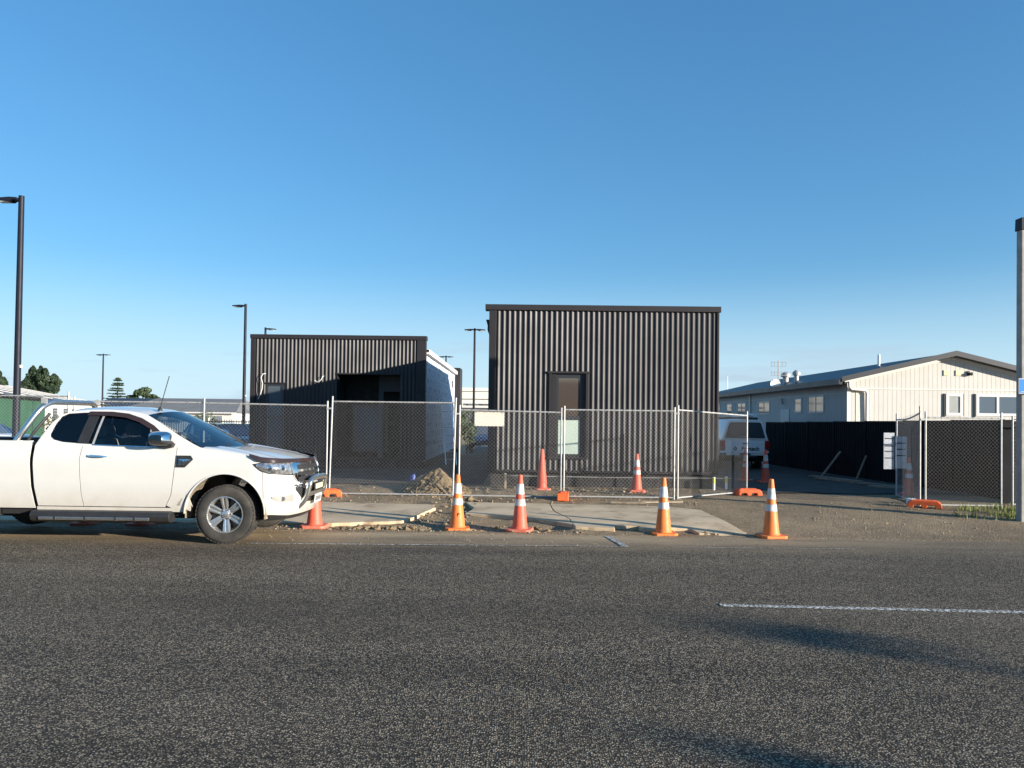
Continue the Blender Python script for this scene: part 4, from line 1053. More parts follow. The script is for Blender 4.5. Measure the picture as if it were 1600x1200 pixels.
# wheels
def wheel(parent, c, sgn):
    t = bpy.data.objects.new('wheel', None); COL.objects.link(t); t.parent = parent; t.location = c; t.rotation_euler = (0, .35*sgn, 0 if sgn < 0 else math.pi)
    prof = [(.238,-.095),(.246,-.122),(.262,-.130),(.30,-.137),(.335,-.136),(.360,-.128),(.376,-.112),(.384,-.088),(.386,-.03),(.386,.03),(.384,.088),(.376,.112),(.36,.128),(.30,.137),(.246,.122),(.238,.095)]
    ty = MB().lathe(prof, 56, 'Y').build('tyre', M['rubber'], t, smooth=True)
    tb = MB()
    for k in range(46):
        a = 2*math.pi*k/46; m4 = Matrix.Rotation(a, 4, 'Y')
        for y0, y1, sh in ((-.118,-.066,0),(-.052,-.006,.5),(.006,.052,0),(.066,.118,.5)):
            m5 = Matrix.Rotation(a+sh*2*math.pi/46, 4, 'Y'); r1 = .3925 if abs(y0+y1) < .15 else .3895
            tb.box(-.019, y0, .375, .019, y1, r1, m5)
    tb.build('tread', M['rubber'], ty, kind='stuff')
    rim = MB().lathe([(.236,-.090),(.247,-.112),(.244,-.124),(.234,-.126),(.226,-.112),(.215,-.06),(.208,.03),(.22,.10)], 56, 'Y').build('rim', M['alloy'], t, smooth=True)
    MB().lathe([(.0,-.02),(.205,-.02),(.205,0),(0,0)], 32, 'Y').build('brake_disc', M['plastic'], t, smooth=True)
    for k in range(6):
        m4 = Matrix.Rotation(2*math.pi*k/6+.25, 4, 'Y'); sp = MB()
        for sg in (-1, 1):
            rows = []
            for f in range(7):
                q = f/6; rad = lerp(.055, .232, q); xo = sg*lerp(.021, .031, q); hw = lerp(.013, .021, q); yy = lerp(-.075, -.112, q**.7)
                rows.append([m4 @ Vector(p) for p in ((xo-hw, yy+.04, rad), (xo-hw*.9, yy+.004, rad), (xo-hw*.4, yy, rad), (xo+hw*.4, yy, rad), (xo+hw*.9, yy+.004, rad), (xo+hw, yy+.04, rad))])
            sp.grid(rows)
        rows = []
        for f in range(5):
            q = f/4; rad = lerp(.055, .228, q); yy = lerp(-.070, -.098, q**.7); rows.append([m4 @ Vector((-.02, yy, rad)), m4 @ Vector((.02, yy, rad))])
        sp.grid(rows); sp.build('spoke', M['alloy'], t, smooth=True)
        m6 = Matrix.Rotation(2*math.pi*(k+.5)/6+.25, 4, 'Y'); p = m6 @ Vector((0, 0, .066))
        MB().lathe([(.0125,-.06),(.0125,-.088),(.008,-.093),(0,-.093)], 8, 'Y', (p.x, 0, p.z)).build('wheel_nut', M['chrome'], t)
    MB().lathe([(.085,-.055),(.082,-.072),(.05,-.079),(.048,-.092),(.038,-.098),(.0,-.10)], 32, 'Y').build('hub_cap', M['alloy'], t, smooth=True)
    return t
for c in (0.0, -3.56):
    wheel(ute, (c, -.785, .388), -1); wheel(ute, (c, .785, .388), 1)
# side step
st_ = MB().prismX([(-.98,.30),(-.93,.275),(-.80,.29),(-.80,.36),(-.86,.43),(-.97,.415),(-1.0,.36)], -2.54, -.70); st_.pair('side_step', M['plastic'], ute, bevel=.008)
tr_ = MB().box(-2.42,-1.006,.305,-.96,-.985,.348); tr_.pair('step_trim', M['alu'], ute, bevel=.008)
for u in (-2.2, -1.8, -1.4, -1.15): MB().box(u-.012, -1.012, .30, u+.012, -.99, .352).build('step_bracket', M['plastic'], ute)
# mirrors
def mirror(sg):
    rows = []; m_ = MB()
    for k in range(9):
        t = k/8; yy = lerp(.90, 1.14, t); sc_ = math.sin(math.pi*(.18+.72*t))**.5; r = []
        for j in range(17):
            a = 2*math.pi*j/16; ca, sa = math.cos(a), math.sin(a)
            r.append((-.83+(.115*sc_)*math.copysign(abs(ca)**.6, ca)*1.25, sg*yy, 1.385+(.095*sc_)*math.copysign(abs(sa)**.6, sa)))
        rows.append(r)
    m_.grid(rows); m_.f.append(tuple(len(m_.v)-17+j for j in range(16)))
    mm_ = m_.build('mirror', M['plastic'], ute, smooth=True)
    rows = []
    for k in range(9):
        t = k/8; yy = lerp(.905, 1.146, t); sc_ = math.sin(math.pi*(.18+.72*t))**.5*1.03; r = []
        for j in range(9):
            a = math.pi*j/8*1.06-.03*math.pi; ca, sa = math.cos(a), math.sin(a)
            r.append((-.83+(.115*sc_)*math.copysign(abs(ca)**.6, ca)*1.26, sg*yy, 1.383+(.098*sc_)*math.copysign(abs(sa)**.6, sa)))
        rows.append(r)
    c_ = MB().grid(rows); c_.f.append(tuple(8*9+j for j in range(9))); c_.build('mirror_cap', M['chrome'], mm_, smooth=True)
    MB().prismY([(-.90,1.275),(-.70,1.265),(-.68,1.31),(-.74,1.36),(-.86,1.34)], sg*.86, sg*.97).build('mirror_arm', M['plastic'], mm_, bevel=.01)
mirror(-1); mirror(1)
# small fittings on the near flank
def blister(name, pts, m, off, depth=.0, parent=None, both=True):
    """raised patch on the body: pts polygon in (u, z)"""
    mb = MB(); n = len(pts)
    top_ = [S(s_of_u(u), z, off) for u, z in pts]; bot = [S(s_of_u(u), z, -.004) for u, z in pts]
    cu_ = sum(p[0] for p in pts)/n; cz_ = sum(p[1] for p in pts)/n
    mb.v = [tuple(p) for p in top_+bot]+[tuple(S(s_of_u(cu_), cz_, off+depth))]
    for k in range(n): mb.f.append((k, (k+1) % n, 2*n)); mb.f.append((n+k, n+(k+1) % n, (k+1) % n, k))
    return mb.pair(name, m, parent or ute)
ve = blister('side_vent', [(-.645,1.165),(-.46,1.165),(-.425,1.115),(-.53,1.01),(-.645,1.01)], M['plastic'], .012)
blister('vent_insert', [(-.62,1.115),(-.465,1.118),(-.455,1.10),(-.54,1.04),(-.62,1.04)], M['chrome'], .019, .004, ve)
text('side_lettering', '3.2', .055, M['ink'], ve, Matrix.Translation((-.545,-.949,1.062)) @ Matrix.Rotation(math.pi/2, 4, 'X'))
dh = MB()
rows = []
for k in range(9):
    t = k/8; u = lerp(-1.83, -1.57, t); o = .012+.035*math.sin(math.pi*t)**.5; h_ = .018*(.5+.5*math.sin(math.pi*t)**.5); z = lerp(1.152, 1.138, t)
    rows.append([S(u, z-h_, .001), S(u, z-h_*.7, o), S(u, z+h_*.7, o), S(u, z+h_, .001)])
dh.grid(rows); dh.pair('door_handle', M['chrome'], ute, smooth=True)
blister('handle_recess', [(-1.78,1.18),(-1.62,1.175),(-1.61,1.115),(-1.77,1.115)], M['paintd'], .002)
# headlamps
def surf_patch(name, s0, s1, zt_, zb_, m, off, n=20, nv=6, bulge=0.0, parent=None, both=True):
    mb = MB(); rows = []
    for k in range(n+1):
        s = lerp(s0, s1, k/n); a, b = pl(zb_, s), pl(zt_, s)
        rows.append([S(s, lerp(a, b, j/nv), off+bulge*math.sin(math.pi*j/nv)*math.sin(math.pi*(k+.5)/(n+1))) for j in range(nv+1)])
    mb.grid(rows)
    lp = rows[0]+[r[-1] for r in rows[1:]]+rows[-1][::-1][1:]+[r[0] for r in rows[::-1]][1:]
    mb.grid([lp, [Vector(p)-(Vector(p)-Vector((p[0]-.02, p[1]*.975, p[2])))*1 for p in lp]])
    if s1 > 1.44:
        mb.mirror_y(); mb.weld = True; return mb.build(name, m, parent or ute, smooth=True)
    return mb.pair(name, m, parent or ute, smooth=True)
sA, sB = s_of_u(.40), s_of_u(.82)
hz_t = ((sA, 1.055),(s_of_u(.52),1.082),(sB, 1.075)); hz_b = ((sA, 1.045),(s_of_u(.47),.985),(s_of_u(.58),.945),(sB,.915))
hl = surf_patch('headlamp', sA-.02, sB, ((sA-.02,1.065),)+tuple((s, z+.012) for s, z in hz_t), ((sA-.02,1.055),)+tuple((s, z-.016) for s, z in hz_b), M['plastic'], .006)
surf_patch('lamp_lens', sA+.02, sB-.015, hz_t, hz_b, M['lampglass'], .010, bulge=.018, parent=hl)
for u in (.58, .72):
    c = S(s_of_u(u), 1.005, .02)
    b_ = MB().lathe([(0,-.012),(.030,-.006),(.034,.002),(.040,-.004)], 16, 'Y', tuple(c)); b_.pair('lamp_bulb', M['chrome'], hl, smooth=True)
# smoked stone guard along the bonnet lip
g0 = s_of_u(.34)
surf_patch('stone_guard', g0, 1.449, ((g0,1.198),(s_of_u(.50),1.158),(s_of_u(.75),1.132),(1.45,1.112)), ((g0,1.165),(s_of_u(.45),1.100),(s_of_u(.6),1.086),(s_of_u(.85),1.076),(1.45,1.064)), M['smoke'], .036, n=40)
# grille
sG = s_of_u(.83)
gb = surf_patch('grille', sG, 1.449, ((sG,1.065),(1.45,1.065)), ((sG,.90),(sG+.08,.80),(1.45,.78)), M['plastic'], .010)
surf_patch('grille_frame', sG-.04, sG+.06, ((sG-.04,1.06),(sG+.06,1.07)), ((sG-.04,.93),(sG+.0,.86),(sG+.06,.80)), M['chrome'], .026, n=8, parent=gb)
for z0, z1 in ((1.035,1.065),(.945,.975),(.875,.90),(.785,.815)):
    surf_patch('grille_bar', sG+.05, 1.449, ((sG,z1),(1.45,z1)), ((sG,z0),(1.45,z0)), M['chrome'], .030, nv=2, parent=gb)
surf_patch('lower_intake', sG+.02, 1.449, ((sG,.74),(1.45,.74)), ((sG+.02,.70),(sG+.2,.52),(1.45,.50)), M['plastic'], .004)
surf_patch('intake_trim', sG-.02, sG+.22, ((sG-.02,.775),(sG+.22,.775)), ((sG-.02,.765),(sG+.22,.70)), M['chrome'], .018, n=8)
fgp = ((s_of_u(.60), .63),(s_of_u(.82), .64)); fgb = ((s_of_u(.60), .60),(s_of_u(.68),.555),(s_of_u(.82), .545))
fg = surf_patch('fog_lamp_bezel', s_of_u(.60), s_of_u(.82), fgp, fgb, mat('silver_grey_trim', (.27,.26,.235), .5), .010)
c = S(s_of_u(.71), .592, .012); b_ = MB().lathe([(0,-.004),(.03,-.004),(.036,.004),(.038,.02)], 16, 'Y', tuple(c)); b_.pair('fog_lamp', M['lampglass'], fg, smooth=True)
ba = MB().grid([[S(s, .39, -.01) for s in [.5+k*.95/20 for k in range(21)]], [S(s, .30, -.08) for s in [.5+k*.95/20 for k in range(21)]]]); ba.pair('bumper_skirt', M['plastic'], ute)
# polished nudge bar
nb = MB()
def arc(pts, n=6):
    """round the corners of a polyline"""
    pts = [Vector(p) for p in pts]; out = [pts[0]]
    for k in range(1, len(pts)-1):
        a, b, c = pts[k-1], pts[k], pts[k+1]; r = min((b-a).length, (c-b).length)*.45
        p0 = b+(a-b).normalized()*r; p1 = b+(c-b).normalized()*r
        for j in range(n+1):
            t = j/n; out.append(p0*(1-t)**2+b*2*t*(1-t)+p1*t*t)
    return out+[pts[-1]]
nb.tube(arc([(.55,-.44,.32),(.78,-.44,.40),(.95,-.43,.56),(1.0,-.42,.81),(1.0,-.30,.84),(1.0,.30,.84),(1.0,.42,.81),(.95,.43,.56),(.78,.44,.40),(.55,.44,.32)]), .037, 14)
nbo = nb.build('bull_bar', M['alu'], ute, smooth=True)
MB().box(.965,-.40,.60,1.0,.40,.66).build('bar_cross_plate', M['alu'], nbo, bevel=.008)
pt = MB().box(0,-.18,-.062,.006,.18,.062, Matrix.Translation((.99,0.02,.54)) @ Matrix.Rotation(.12, 4, 'Y')).build('number_plate', M['plate'], ute, bevel=.003)
for k in range(6):
    MB().box(.007,-.145+.05*k,-.032,.009,-.115+.05*k,.032, Matrix.Translation((.99,0.02,.54)) @ Matrix.Rotation(.12, 4, 'Y')).build('plate_mark', M['inkgrey'], pt)
tg = MB().box(1.008,-.24,.66,1.02,.18,.78).build('tag_holder', M['plastic'], ute, bevel=.004)
MB().box(1.0205,-.21,.685,1.024,.15,.755).build('tag_card', M['tagy'], tg)
# sports bar over the tray
sb_ = MB()
sb_.tube(arc([(-2.86,-.83,1.30),(-2.78,-.80,1.45),(-2.58,-.64,1.86),(-2.56,.64,1.86),(-2.78,.80,1.45),(-2.86,.83,1.30)]), .038, 14)
sbo = sb_.build('sports_bar', M['alu'], ute, smooth=True)
sb2 = MB().tube(arc([(-2.70,-.84,1.30),(-2.62,-.80,1.45),(-2.50,-.66,1.70)]), .020, 8); sb2.pair('bar_brace', M['plastic'], sbo, smooth=True)
gp_ = MB().prismY([(-2.62,1.84),(-2.54,1.83),(-2.54,1.90),(-2.58,1.92),(-2.62,1.91)], -.67, -.655); gp_.pair('bar_bracket', M['galv'], sbo)
# aerial
ab = MB().lathe([(.035,0),(.030,.02),(.012,.05),(0,.055)], 12, 'Z', (-1.12,-.40,1.755)).build('aerial_base', M['plastic'], ute, smooth=True)
MB().tube([(-1.12,-.40,1.79),(-1.00,-.40,2.24)], .006, 5).build('aerial', M['plastic'], ab)

# ------------------------------------------------------------------ white service ute with canopy in the driveway
van = thing('service_ute', 'white service ute with canopy and roof pipe, seen from behind in the driveway', 'ute', (8.55, 29.3, -.10))
def loft(sections):
    """sections: list of (y, [(x, z)...]) right half outline bottom->top centre; mirrored"""
    mb = MB(); rows = []
    for y, pts in sections:
        full = [(x, y, z) for x, z in pts]+[(-x, y, z) for x, z in pts[::-1]]
        rows.append(full)
    mb.grid(rows); mb.f.append(tuple(range(len(rows[0])))); n = len(rows[0]); e = n*(len(rows)-1); mb.f.append(tuple(e+k for k in range(n))[::-1]); return mb
loft([(0,[(.80,.55),(.89,.62),(.91,.95),(.88,1.12)]),(.05,[(.83,.52),(.92,.6),(.93,.95),(.90,1.14)]),(2.2,[(.83,.5),(.92,.6),(.93,.95),(.90,1.14)]),(4.8,[(.78,.5),(.86,.6),(.88,.9),(.85,1.0)])]).build('tub', M['vanw'], van, smooth=True)
tgk = MB().box(-.74,-.03,.62,.74,.0,1.10).build('tailgate', M['vanw'], van, bevel=.015)
MB().box(-.10,-.05,.98,.10,-.03,1.02).build('tailgate_handle', M['chrome'], tgk, bevel=.006)
lg = MB().prismY([(-.44,.80),(-.36,.88),(-.28,.80),(-.36,.72)], -.036, -.031); lg.build('diamond_logo', M['ink'], tgk)
MB().prismY([(-.395,.80),(-.36,.835),(-.325,.80),(-.36,.765)], -.039, -.037).build('diamond_logo_centre', M['vanw'], tgk)
text('tailgate_lettering', 'Protech', .21, M['ink'], tgk, Matrix.Translation((.20,-.034,.73)) @ Matrix.Rotation(math.pi/2, 4, 'X'), bold=.006)
loft([(-.02,[(.86,1.14),(.86,1.16),(.66,1.80),(.60,1.86),(.30,1.885),(.0,1.89)]),(.35,[(.88,1.14),(.88,1.16),(.70,1.84),(.62,1.90),(.30,1.925),(.0,1.93)]),(2.2,[(.88,1.14),(.88,1.16),(.70,1.82),(.62,1.88),(.3,1.9),(0,1.90)]),(3.4,[(.86,1.14),(.86,1.16),(.66,1.74),(.6,1.78),(.3,1.8),(0,1.8)])]).build('canopy', M['vanw'], van, smooth=True)
cg = MB().prismY([(-.76,1.20),(.76,1.20),(.60,1.74),(.54,1.79),(-.54,1.79),(-.60,1.74)], -.05, -.022).build('canopy_window', M['plastic'], van, bevel=.01)
MB().prismY([(-.72,1.23),(.72,1.23),(.57,1.73),(-.57,1.73)], -.054, -.051).build('pane', M['glass_b'], cg)
MB().box(-.15,-.075,1.24,.03,-.055,1.26).build('window_handle', M['galv'], cg)
for sg in (-1, 1):
    tl = MB().box(sg*.75 if sg > 0 else -.93,-.035,.72,.93 if sg > 0 else -.75,.02,1.10).build('tail_lamp', M['redlens'], van, bevel=.012)
    MB().lathe([(0,-.045),(.05,-.045),(.06,-.03)], 12, 'Y', (sg*.84,0,.80)).build('reversing_lens', M['plastic'], tl)
    MB().box(sg*.72 if sg > 0 else -.93,-.10,.50,.93 if sg > 0 else -.72,.05,.66).build('bumper_corner', M['chrome'], van, bevel=.02)
    wh = MB().lathe([(.20,-.12),(.32,-.13),(.37,-.10),(.37,.10),(.32,.13),(.2,.12)], 24, 'X', (sg*.76,1.1,.37)).build('wheel', M['rubber'], van, smooth=True)
    MB().lathe([(0,-.10),(.2,-.11),(.21,-.12),(.21,.12),(.2,.11),(0,.10)], 20, 'X', (sg*.76,1.1,.37)).build('rim', M['alloy'], wh, smooth=True)
    MB().lathe([(.20,-.12),(.32,-.13),(.37,-.10),(.37,.10),(.32,.13),(.2,.12)], 24, 'X', (sg*.76,4.1,.37)).build('wheel', M['rubber'], van, smooth=True)
MB().box(-.45,-.14,.46,.45,.0,.54).build('step_bumper', M['plastic'], van, bevel=.015)
MB().box(-.20,-.06,.55,.20,-.04,.63).build('number_plate', M['inkgrey'], van)
MB().box(-.8,.3,.30,.8,4.5,.52).build('chassis', M['darkin'], van)
for y_ in (.6, 2.0): MB().box(-.66,y_-.03,1.90,.66,y_+.03,1.985).build('roof_bar', M['plastic'], van, bevel=.01)
pp = thing('roof_pipe', 'bundle of pale pipe lashed on the canopy of the service ute', 'pipe', (8.55, 29.3, -.10))
MB().tube([(.34,-.1,2.05),(.30,3.2,2.05)], .075, 14).build('pipe', M['white'], pp, smooth=True)
MB().tube([(-.40,.35,2.02),(.30,.30,2.045)], .035, 8).build('pipe', M['white'], pp, smooth=True)
MB().tube([(.18,.0,2.03),(.16,3.0,2.03)], .045, 10).build('pipe', M['galv'], pp, smooth=True)

# ------------------------------------------------------------------ parked cars in the rear car park
def car(name, label, loc, rz, m, suv=False, group='cars parked behind the fence'):
    t = thing(name, label, 'car', loc, rz, group); H_ = 1.66 if suv else 1.45
    # longitudinal along local X (front +X)
    st_ = [(-2.15,.50,.86,.70),(-2.05,.34,.98,.80),(-1.3,.30,1.0,.86),(-.2,.30,.97,.87),(.75,.30,.94,.87),(1.6,.32,.86,.84),(2.1,.36,.72,.76),(2.22,.48,.62,.60)]
    rows = []
    for x, zb_, zt_, hw in st_:
        if suv: zt_ += .10
        half = [(hw*.93, zb_), (hw, lerp(zb_, zt_, .35)), (hw, lerp(zb_, zt_, .75)), (hw*.95, zt_), (hw*.5, zt_+.03), (0, zt_+.04)]
        rows.append([(x, y, z) for y, z in half]+[(x, -y, z) for y, z in half[::-1][1:]])
    mb = MB().grid(rows); n = len(rows[0]); mb.f.append(tuple(range(n))); e = n*(len(rows)-1); mb.f.append(tuple(e+k for k in range(n))[::-1])
    mb.build('body', m, t, smooth=True)
    zl = .95+(.1 if suv else 0)
    cabp = [(-1.95 if suv else -1.55, zl, .80), (-1.7 if suv else -.95, H_-.06, .62), (-.6, H_, .62), (.05, H_-.03, .61), (.95, zl-.02, .80)]
    rows = []
    for x, z, hw in cabp:
        rows.append([(x, hw, z), (x, hw*.9, z+.02), (x, 0, z+.04), (x, -hw*.9, z+.02), (x, -hw, z)])
    gm_ = MB(); gm_.grid(rows)
    for sg in (1, -1):
        b_ = [(x, sg*hw, z) for x, z, hw in cabp]; i = len(gm_.v); gm_.v += b_+[(0, sg*.80, zl-.05)]
        for k in range(len(b_)-1): gm_.f.append((i+k, i+k+1, i+len(b_)))
    gl_ = gm_.build('glasshouse', M['glass_b'], t, smooth=False)
    rp = MB().grid([[(x, q*hw*.97, z+.025+.03*(1-q*q)) for q in (-1,-.5,0,.5,1)] for x, z, hw in ((cabp[1][0]-.05, cabp[1][1]-.02, .63), (-.6, H_, .64), (.08, H_-.03, .63))])
    rp.build('roof', m, t, smooth=True)
    for sg in (1, -1):
        for (a, b) in ((cabp[0], cabp[1]), (cabp[3], cabp[4])): MB().tube([(a[0], sg*a[2], a[1]), (b[0], sg*b[2], b[1]+.02)], .035, 6).build('pillar', m, t)
        MB().tube([(-.45, sg*.80, zl-.02), (-.5, sg*.63, H_)], .04, 6).build('pillar', m, t)
    for x in (-1.35, 1.35):
        for sg in (1, -1):
            w_ = MB().lathe([(.19,-.10),(.30,-.11),(.33,-.08),(.33,.08),(.30,.11),(.19,.10)], 22, 'Y', (x, sg*.76, .33)).build('wheel', M['rubber'], t, smooth=True)
            MB().lathe([(0,-.09),(.17,-.10),(.195,-.112),(.195,.112),(.17,.10),(0,.09)], 18, 'Y', (x, sg*.76, .33)).build('rim', M['alloy'], w_, smooth=True)
            MB().lathe([(0,0),(.38,0)], 22, 'Y', (x, sg*.872, .36)).build('wheel_arch', M['darkin'], t)
    for sg in (1, -1):
        MB().box(2.05, sg*.42 if sg > 0 else -.72, .60, 2.17, .72 if sg > 0 else -.42, .72).build('headlamp', M['lampglass'], t, bevel=.02)
    MB().box(2.17,-.38,.50,2.235,.38,.62).build('grille', M['plastic'], t, bevel=.01)
    MB().box(2.2,-.22,.40,2.25,.22,.50).build('number_plate', M['plate'], t)
    return t
car('parked_car', 'white parked car seen side-on behind the fence at the left edge', (-23.2, 33.5, -.13), .05, M['paintw'])
car('parked_car', 'dark blue car beside the dark railing, leftmost of the pair behind the bonnet', (-16.4, 40.5, -.20), -.95, M['cardark'])
car('parked_car', 'dark blue car nearest the left ribbed building', (-14.3, 41.0, -.21), -.95, M['cardark'])
car('parked_car', 'small grey car parked in front of the dark pair by the railing', (-13.6, 36.5, -.16), -1.1, M['cargrey'])
car('parked_suv', 'dark blue car facing the road in the gap between the two ribbed buildings', (-2.0, 45, -.25), -1.5, M['cardark'], True)

# ------------------------------------------------------------------ car park lamps
def lamp(label, x, y, h, heads, r=.085, zb=-.25):
    t = thing('lamp_post', label, 'lamp post', (x, y, zb), 0, 'car park lamps')
    MB().tube([(0,0,0),(0,0,(h-zb)*.5),(0,0,h-zb)], [r*1.12, r, r*.85], 12).build('pole', M['polesteel'], t, smooth=True)
    for sg in heads:
        hd_ = MB()
        hd_.prismY([(sg*.06,h-zb-.14),(sg*.20,h-zb-.14),(sg*.28,h-zb-.19),(sg*.70,h-zb-.15),(sg*.74,h-zb-.10),(sg*.30,h-zb-.06),(sg*.06,h-zb-.07)], -.15, .15)
        ho = hd_.build('lamp_head', M['polesteel'], t, bevel=.012)
        MB().box(min(sg*.34,sg*.62),-.11,h-zb-.195,max(sg*.34,sg*.62),.11,h-zb-.165).build('lamp_lens', M['polehead'], ho)
    MB().box(-.16,-.16,0,.16,.16,.03).build('base_plate', M['polesteel'], t)
    MB().box(r*.6,-.035,3.05,r+.03,.035,3.13).build('sensor_box', M['white'], t)
    return t
lamp('tall dark lamp post at the left edge with its head to the left', -14.62, 22.4, 8.05, (-1,), .092, -.03)
lamp('dark lamp post beside the left ribbed building, single head to the left', -15.54, 43.6, 8.04, (-1,))
lamp('far twin-headed lamp post above the ute roof', -43.8, 81, 8.05, (-1, 1))
lamp('twin-headed lamp post in the gap between the ribbed buildings', -3.14, 54, 8.03, (-1, 1))
lamp('far twin-headed lamp post peeking over the wrapped side wall', -7.4, 78, 8.03, (-1, 1))
lamp('lamp post just showing above the left ribbed building roof', -18.15, 55, 8.03, (1,))

# ------------------------------------------------------------------ concrete pole and parking sign
cp = thing('concrete_pole', 'flat-sided concrete pole with steel cap at the right edge of the picture', 'pole', (9.13, 13.92, -.03))
MB().taper(0, 0, -.2, 5.25, .38, .16, .36, .15).build('shaft', M['polec'], cp, bevel=.012)
MB().taper(0, 0, 5.23, 5.45, .40, .19, .39, .18).build('cap', M['polesteel'], cp, bevel=.01)
ps = thing('parking_sign', 'blue parking sign with white P on the concrete pole', 'sign', (9.06, 13.79, 2.40))
pl_ = MB().box(-.20,-.004,-.135,.20,.004,.135).build('plate', M['wallw'], ps, bevel=.002)
MB().box(-.188,-.0065,-.123,.188,-.0042,.123).build('panel', M['signblue'], pl_)
text('letter_p', 'P', .15, M['wallw'], pl_, Matrix.Translation((-.055,-.008,.012)) @ Matrix.Rotation(math.pi/2, 4, 'X'), bold=.004, extrude=.0008)
text('time_limit', '120', .11, M['wallw'], pl_, Matrix.Translation((-.03,-.008,-.075)) @ Matrix.Rotation(math.pi/2, 4, 'X'), bold=.002, extrude=.0008)
MB().box(-.16,-.0085,-.106,.16,-.0068,-.096).build('underline', M['wallw'], pl_)
MB().box(-.02,.004,-.1,.02,.05,.1).build('bracket', M['galv'], ps)

# ------------------------------------------------------------------ things hung on or lying about the site
sg_ = thing('blank_sign', 'blank cream sign board tied behind the mesh beside the ribbed building', 'sign', (-.62, 16.45, 1.70))
MB().box(-.315,0,-.155,.315,.008,.155).build('board', M['signw'], sg_, bevel=.003)
for x in (-.29, .29):
    for z in (-.13, .13): MB().lathe([(0,-.006),(.010,-.004),(.010,.0)], 8, 'Y', (x, -.0, z)).build('fixing', M['galv'], sg_)
nb_ = thing('notice_board', 'pair of white site notices hung on the swung mesh panel', 'notice', (8.52, 17.55, 1.10), 0)
pn = MB().box(-.27,.0,-.42,-.03,.012,.40).build('notice', M['paper'], nb_)
pn2 = MB().box(-.02,-.04,-.40,.23,-.03,.32).build('notice', M['paper'], nb_)
for p_, x0, x1, y_, zz in ((pn,-.25,-.05,-.001,(.27,.10,-.02,-.17)),(pn2,.0,.20,-.041,(.17,.03,-.11))):
    for z in zz: MB().box(x0,y_-.002,z-.012,x1,y_-.0005,z+.012).build('printed_line', M['ink'], p_)
tag(MB().lathe([(0,0),(.085,0),(.09,.01),(.09,.10),(.085,.11),(.03,.11),(.03,.06)], 18, 'Z', (8.18, 16.2, .045)).build('white_roll', M['white'], smooth=True), 'small white roll lying beside the right orange fence foot', 'roll')
for x, y, lb_ in ((4.86,19.25,'white pipe stub with yellow top, left of the pair by the wall'),(5.18,19.3,'white pipe stub with yellow top, right of the pair by the wall')):
    t = thing('pipe_stub', lb_, 'pipe', (x, y, gz(x, y)), 0, 'pipe stubs')
    MB().lathe([(.032,0),(.032,.18),(.028,.18)], 12).build('pipe', M['white'], t, smooth=True)
    MB().lathe([(.035,.17),(.035,.30),(.026,.31),(.0,.31)], 12).build('yellow_collar', M['yellow'], t, smooth=True)
    MB().lathe([(.036,.30),(.036,.325),(.0,.33)], 12).build('cap', M['white'], t, smooth=True)
tag(MB().tube([(-.2,19.2,.30),(2.5,19.22,.285),(5.3,19.3,.30)], .004, 4).build('string_line', M['twine']), 'white builders string line along the foot of the ribbed wall', 'string')
pg = thing('timber_peg', 'short timber survey peg holding the string line behind the mesh', 'peg', (-.30, 18.9, gz(-.3,18.9)))
MB().box(-.025,-.025,-.05,.025,.025,.34).build('stake', M['timber'], pg)
MB().prism([(-.025,-.025),(.025,-.025),(.025,.025),(-.025,.025)], .34, .36).build('painted_tip', M['white'], pg)
bl = thing('blue_drum', 'small upright blue plastic drum behind the mesh near the clay heap', 'drum', (-2.55, 18.8, gz(-2.55,18.8))); bl.scale = (.6, .6, .85)
MB().lathe([(.0,0),(.12,0),(.13,.02),(.13,.14),(.135,.15),(.135,.17),(.13,.18),(.13,.32),(.11,.36),(.0,.36)], 20).build('body', M['blue'], bl, smooth=True)
MB().lathe([(.0,.36),(.05,.36),(.05,.39),(0,.39)], 12, 'Z', (.04,0,0)).build('lid', M['blue'], bl, smooth=True)
# ladder against the wrapped wall
ld = thing('ladder', 'aluminium ladder leaning at the corner of the wrapped side wall', 'ladder', (-2.55, 29.6, -.08))
for sg in (-1, 1): MB().tube([(sg*.2, 0, 0), (sg*.2-.28, .35, 2.5)], .026, 4).build('rail', M['alu'], ld)
for k in range(8):
    f = (k+.6)/8; MB().tube([(-.2-.28*f, .35*f, 2.5*f), (.2-.28*f, .35*f, 2.5*f)], .018, 6).build('rung', M['alu'], ld)
# timber in the driveway
def plank(label, x, y, z, ln, wd, rz, tilt=0.0, th_=.035):
    m4 = Matrix.Translation((x, y, z)) @ Matrix.Rotation(rz, 4, 'Z') @ Matrix.Rotation(tilt, 4, 'Y')
    o = MB().box(-ln/2,-wd/2,0,ln/2,wd/2,th_).build('timber_board', M['timber'], bevel=.003); o.matrix_world = m4
    return tag(o, label, 'board', 'boards lying in the driveway')
plank('long flat board lying in the driveway shade, nearest the boundary fence', 9.75, 22.2, .0, 3.2, .30, -1.15)
plank('flat board overlapping the long one in the driveway shade', 9.45, 23.2, .035, 2.2, .24, -1.3)
plank('short board end lying nearest the swung mesh panel', 9.75, 20.6, .01, .9, .28, -1.0)
plank('board propped up against the boundary fence, left of two', 10.3, 25.6, .32, 1.1, .14, -.1, -.95)
plank('board propped up against the boundary fence, right of two', 10.55, 23.9, .30, .9, .08, -.1, -1.2)
plank('thin broken batten lying on the dirt before the right cone behind mesh', 2.9, 15.6, .055, .9, .05, .25)
plank('thin dark batten on the dirt edge behind the kerb cone', 2.2, 15.45, .05, .7, .06, -.1)

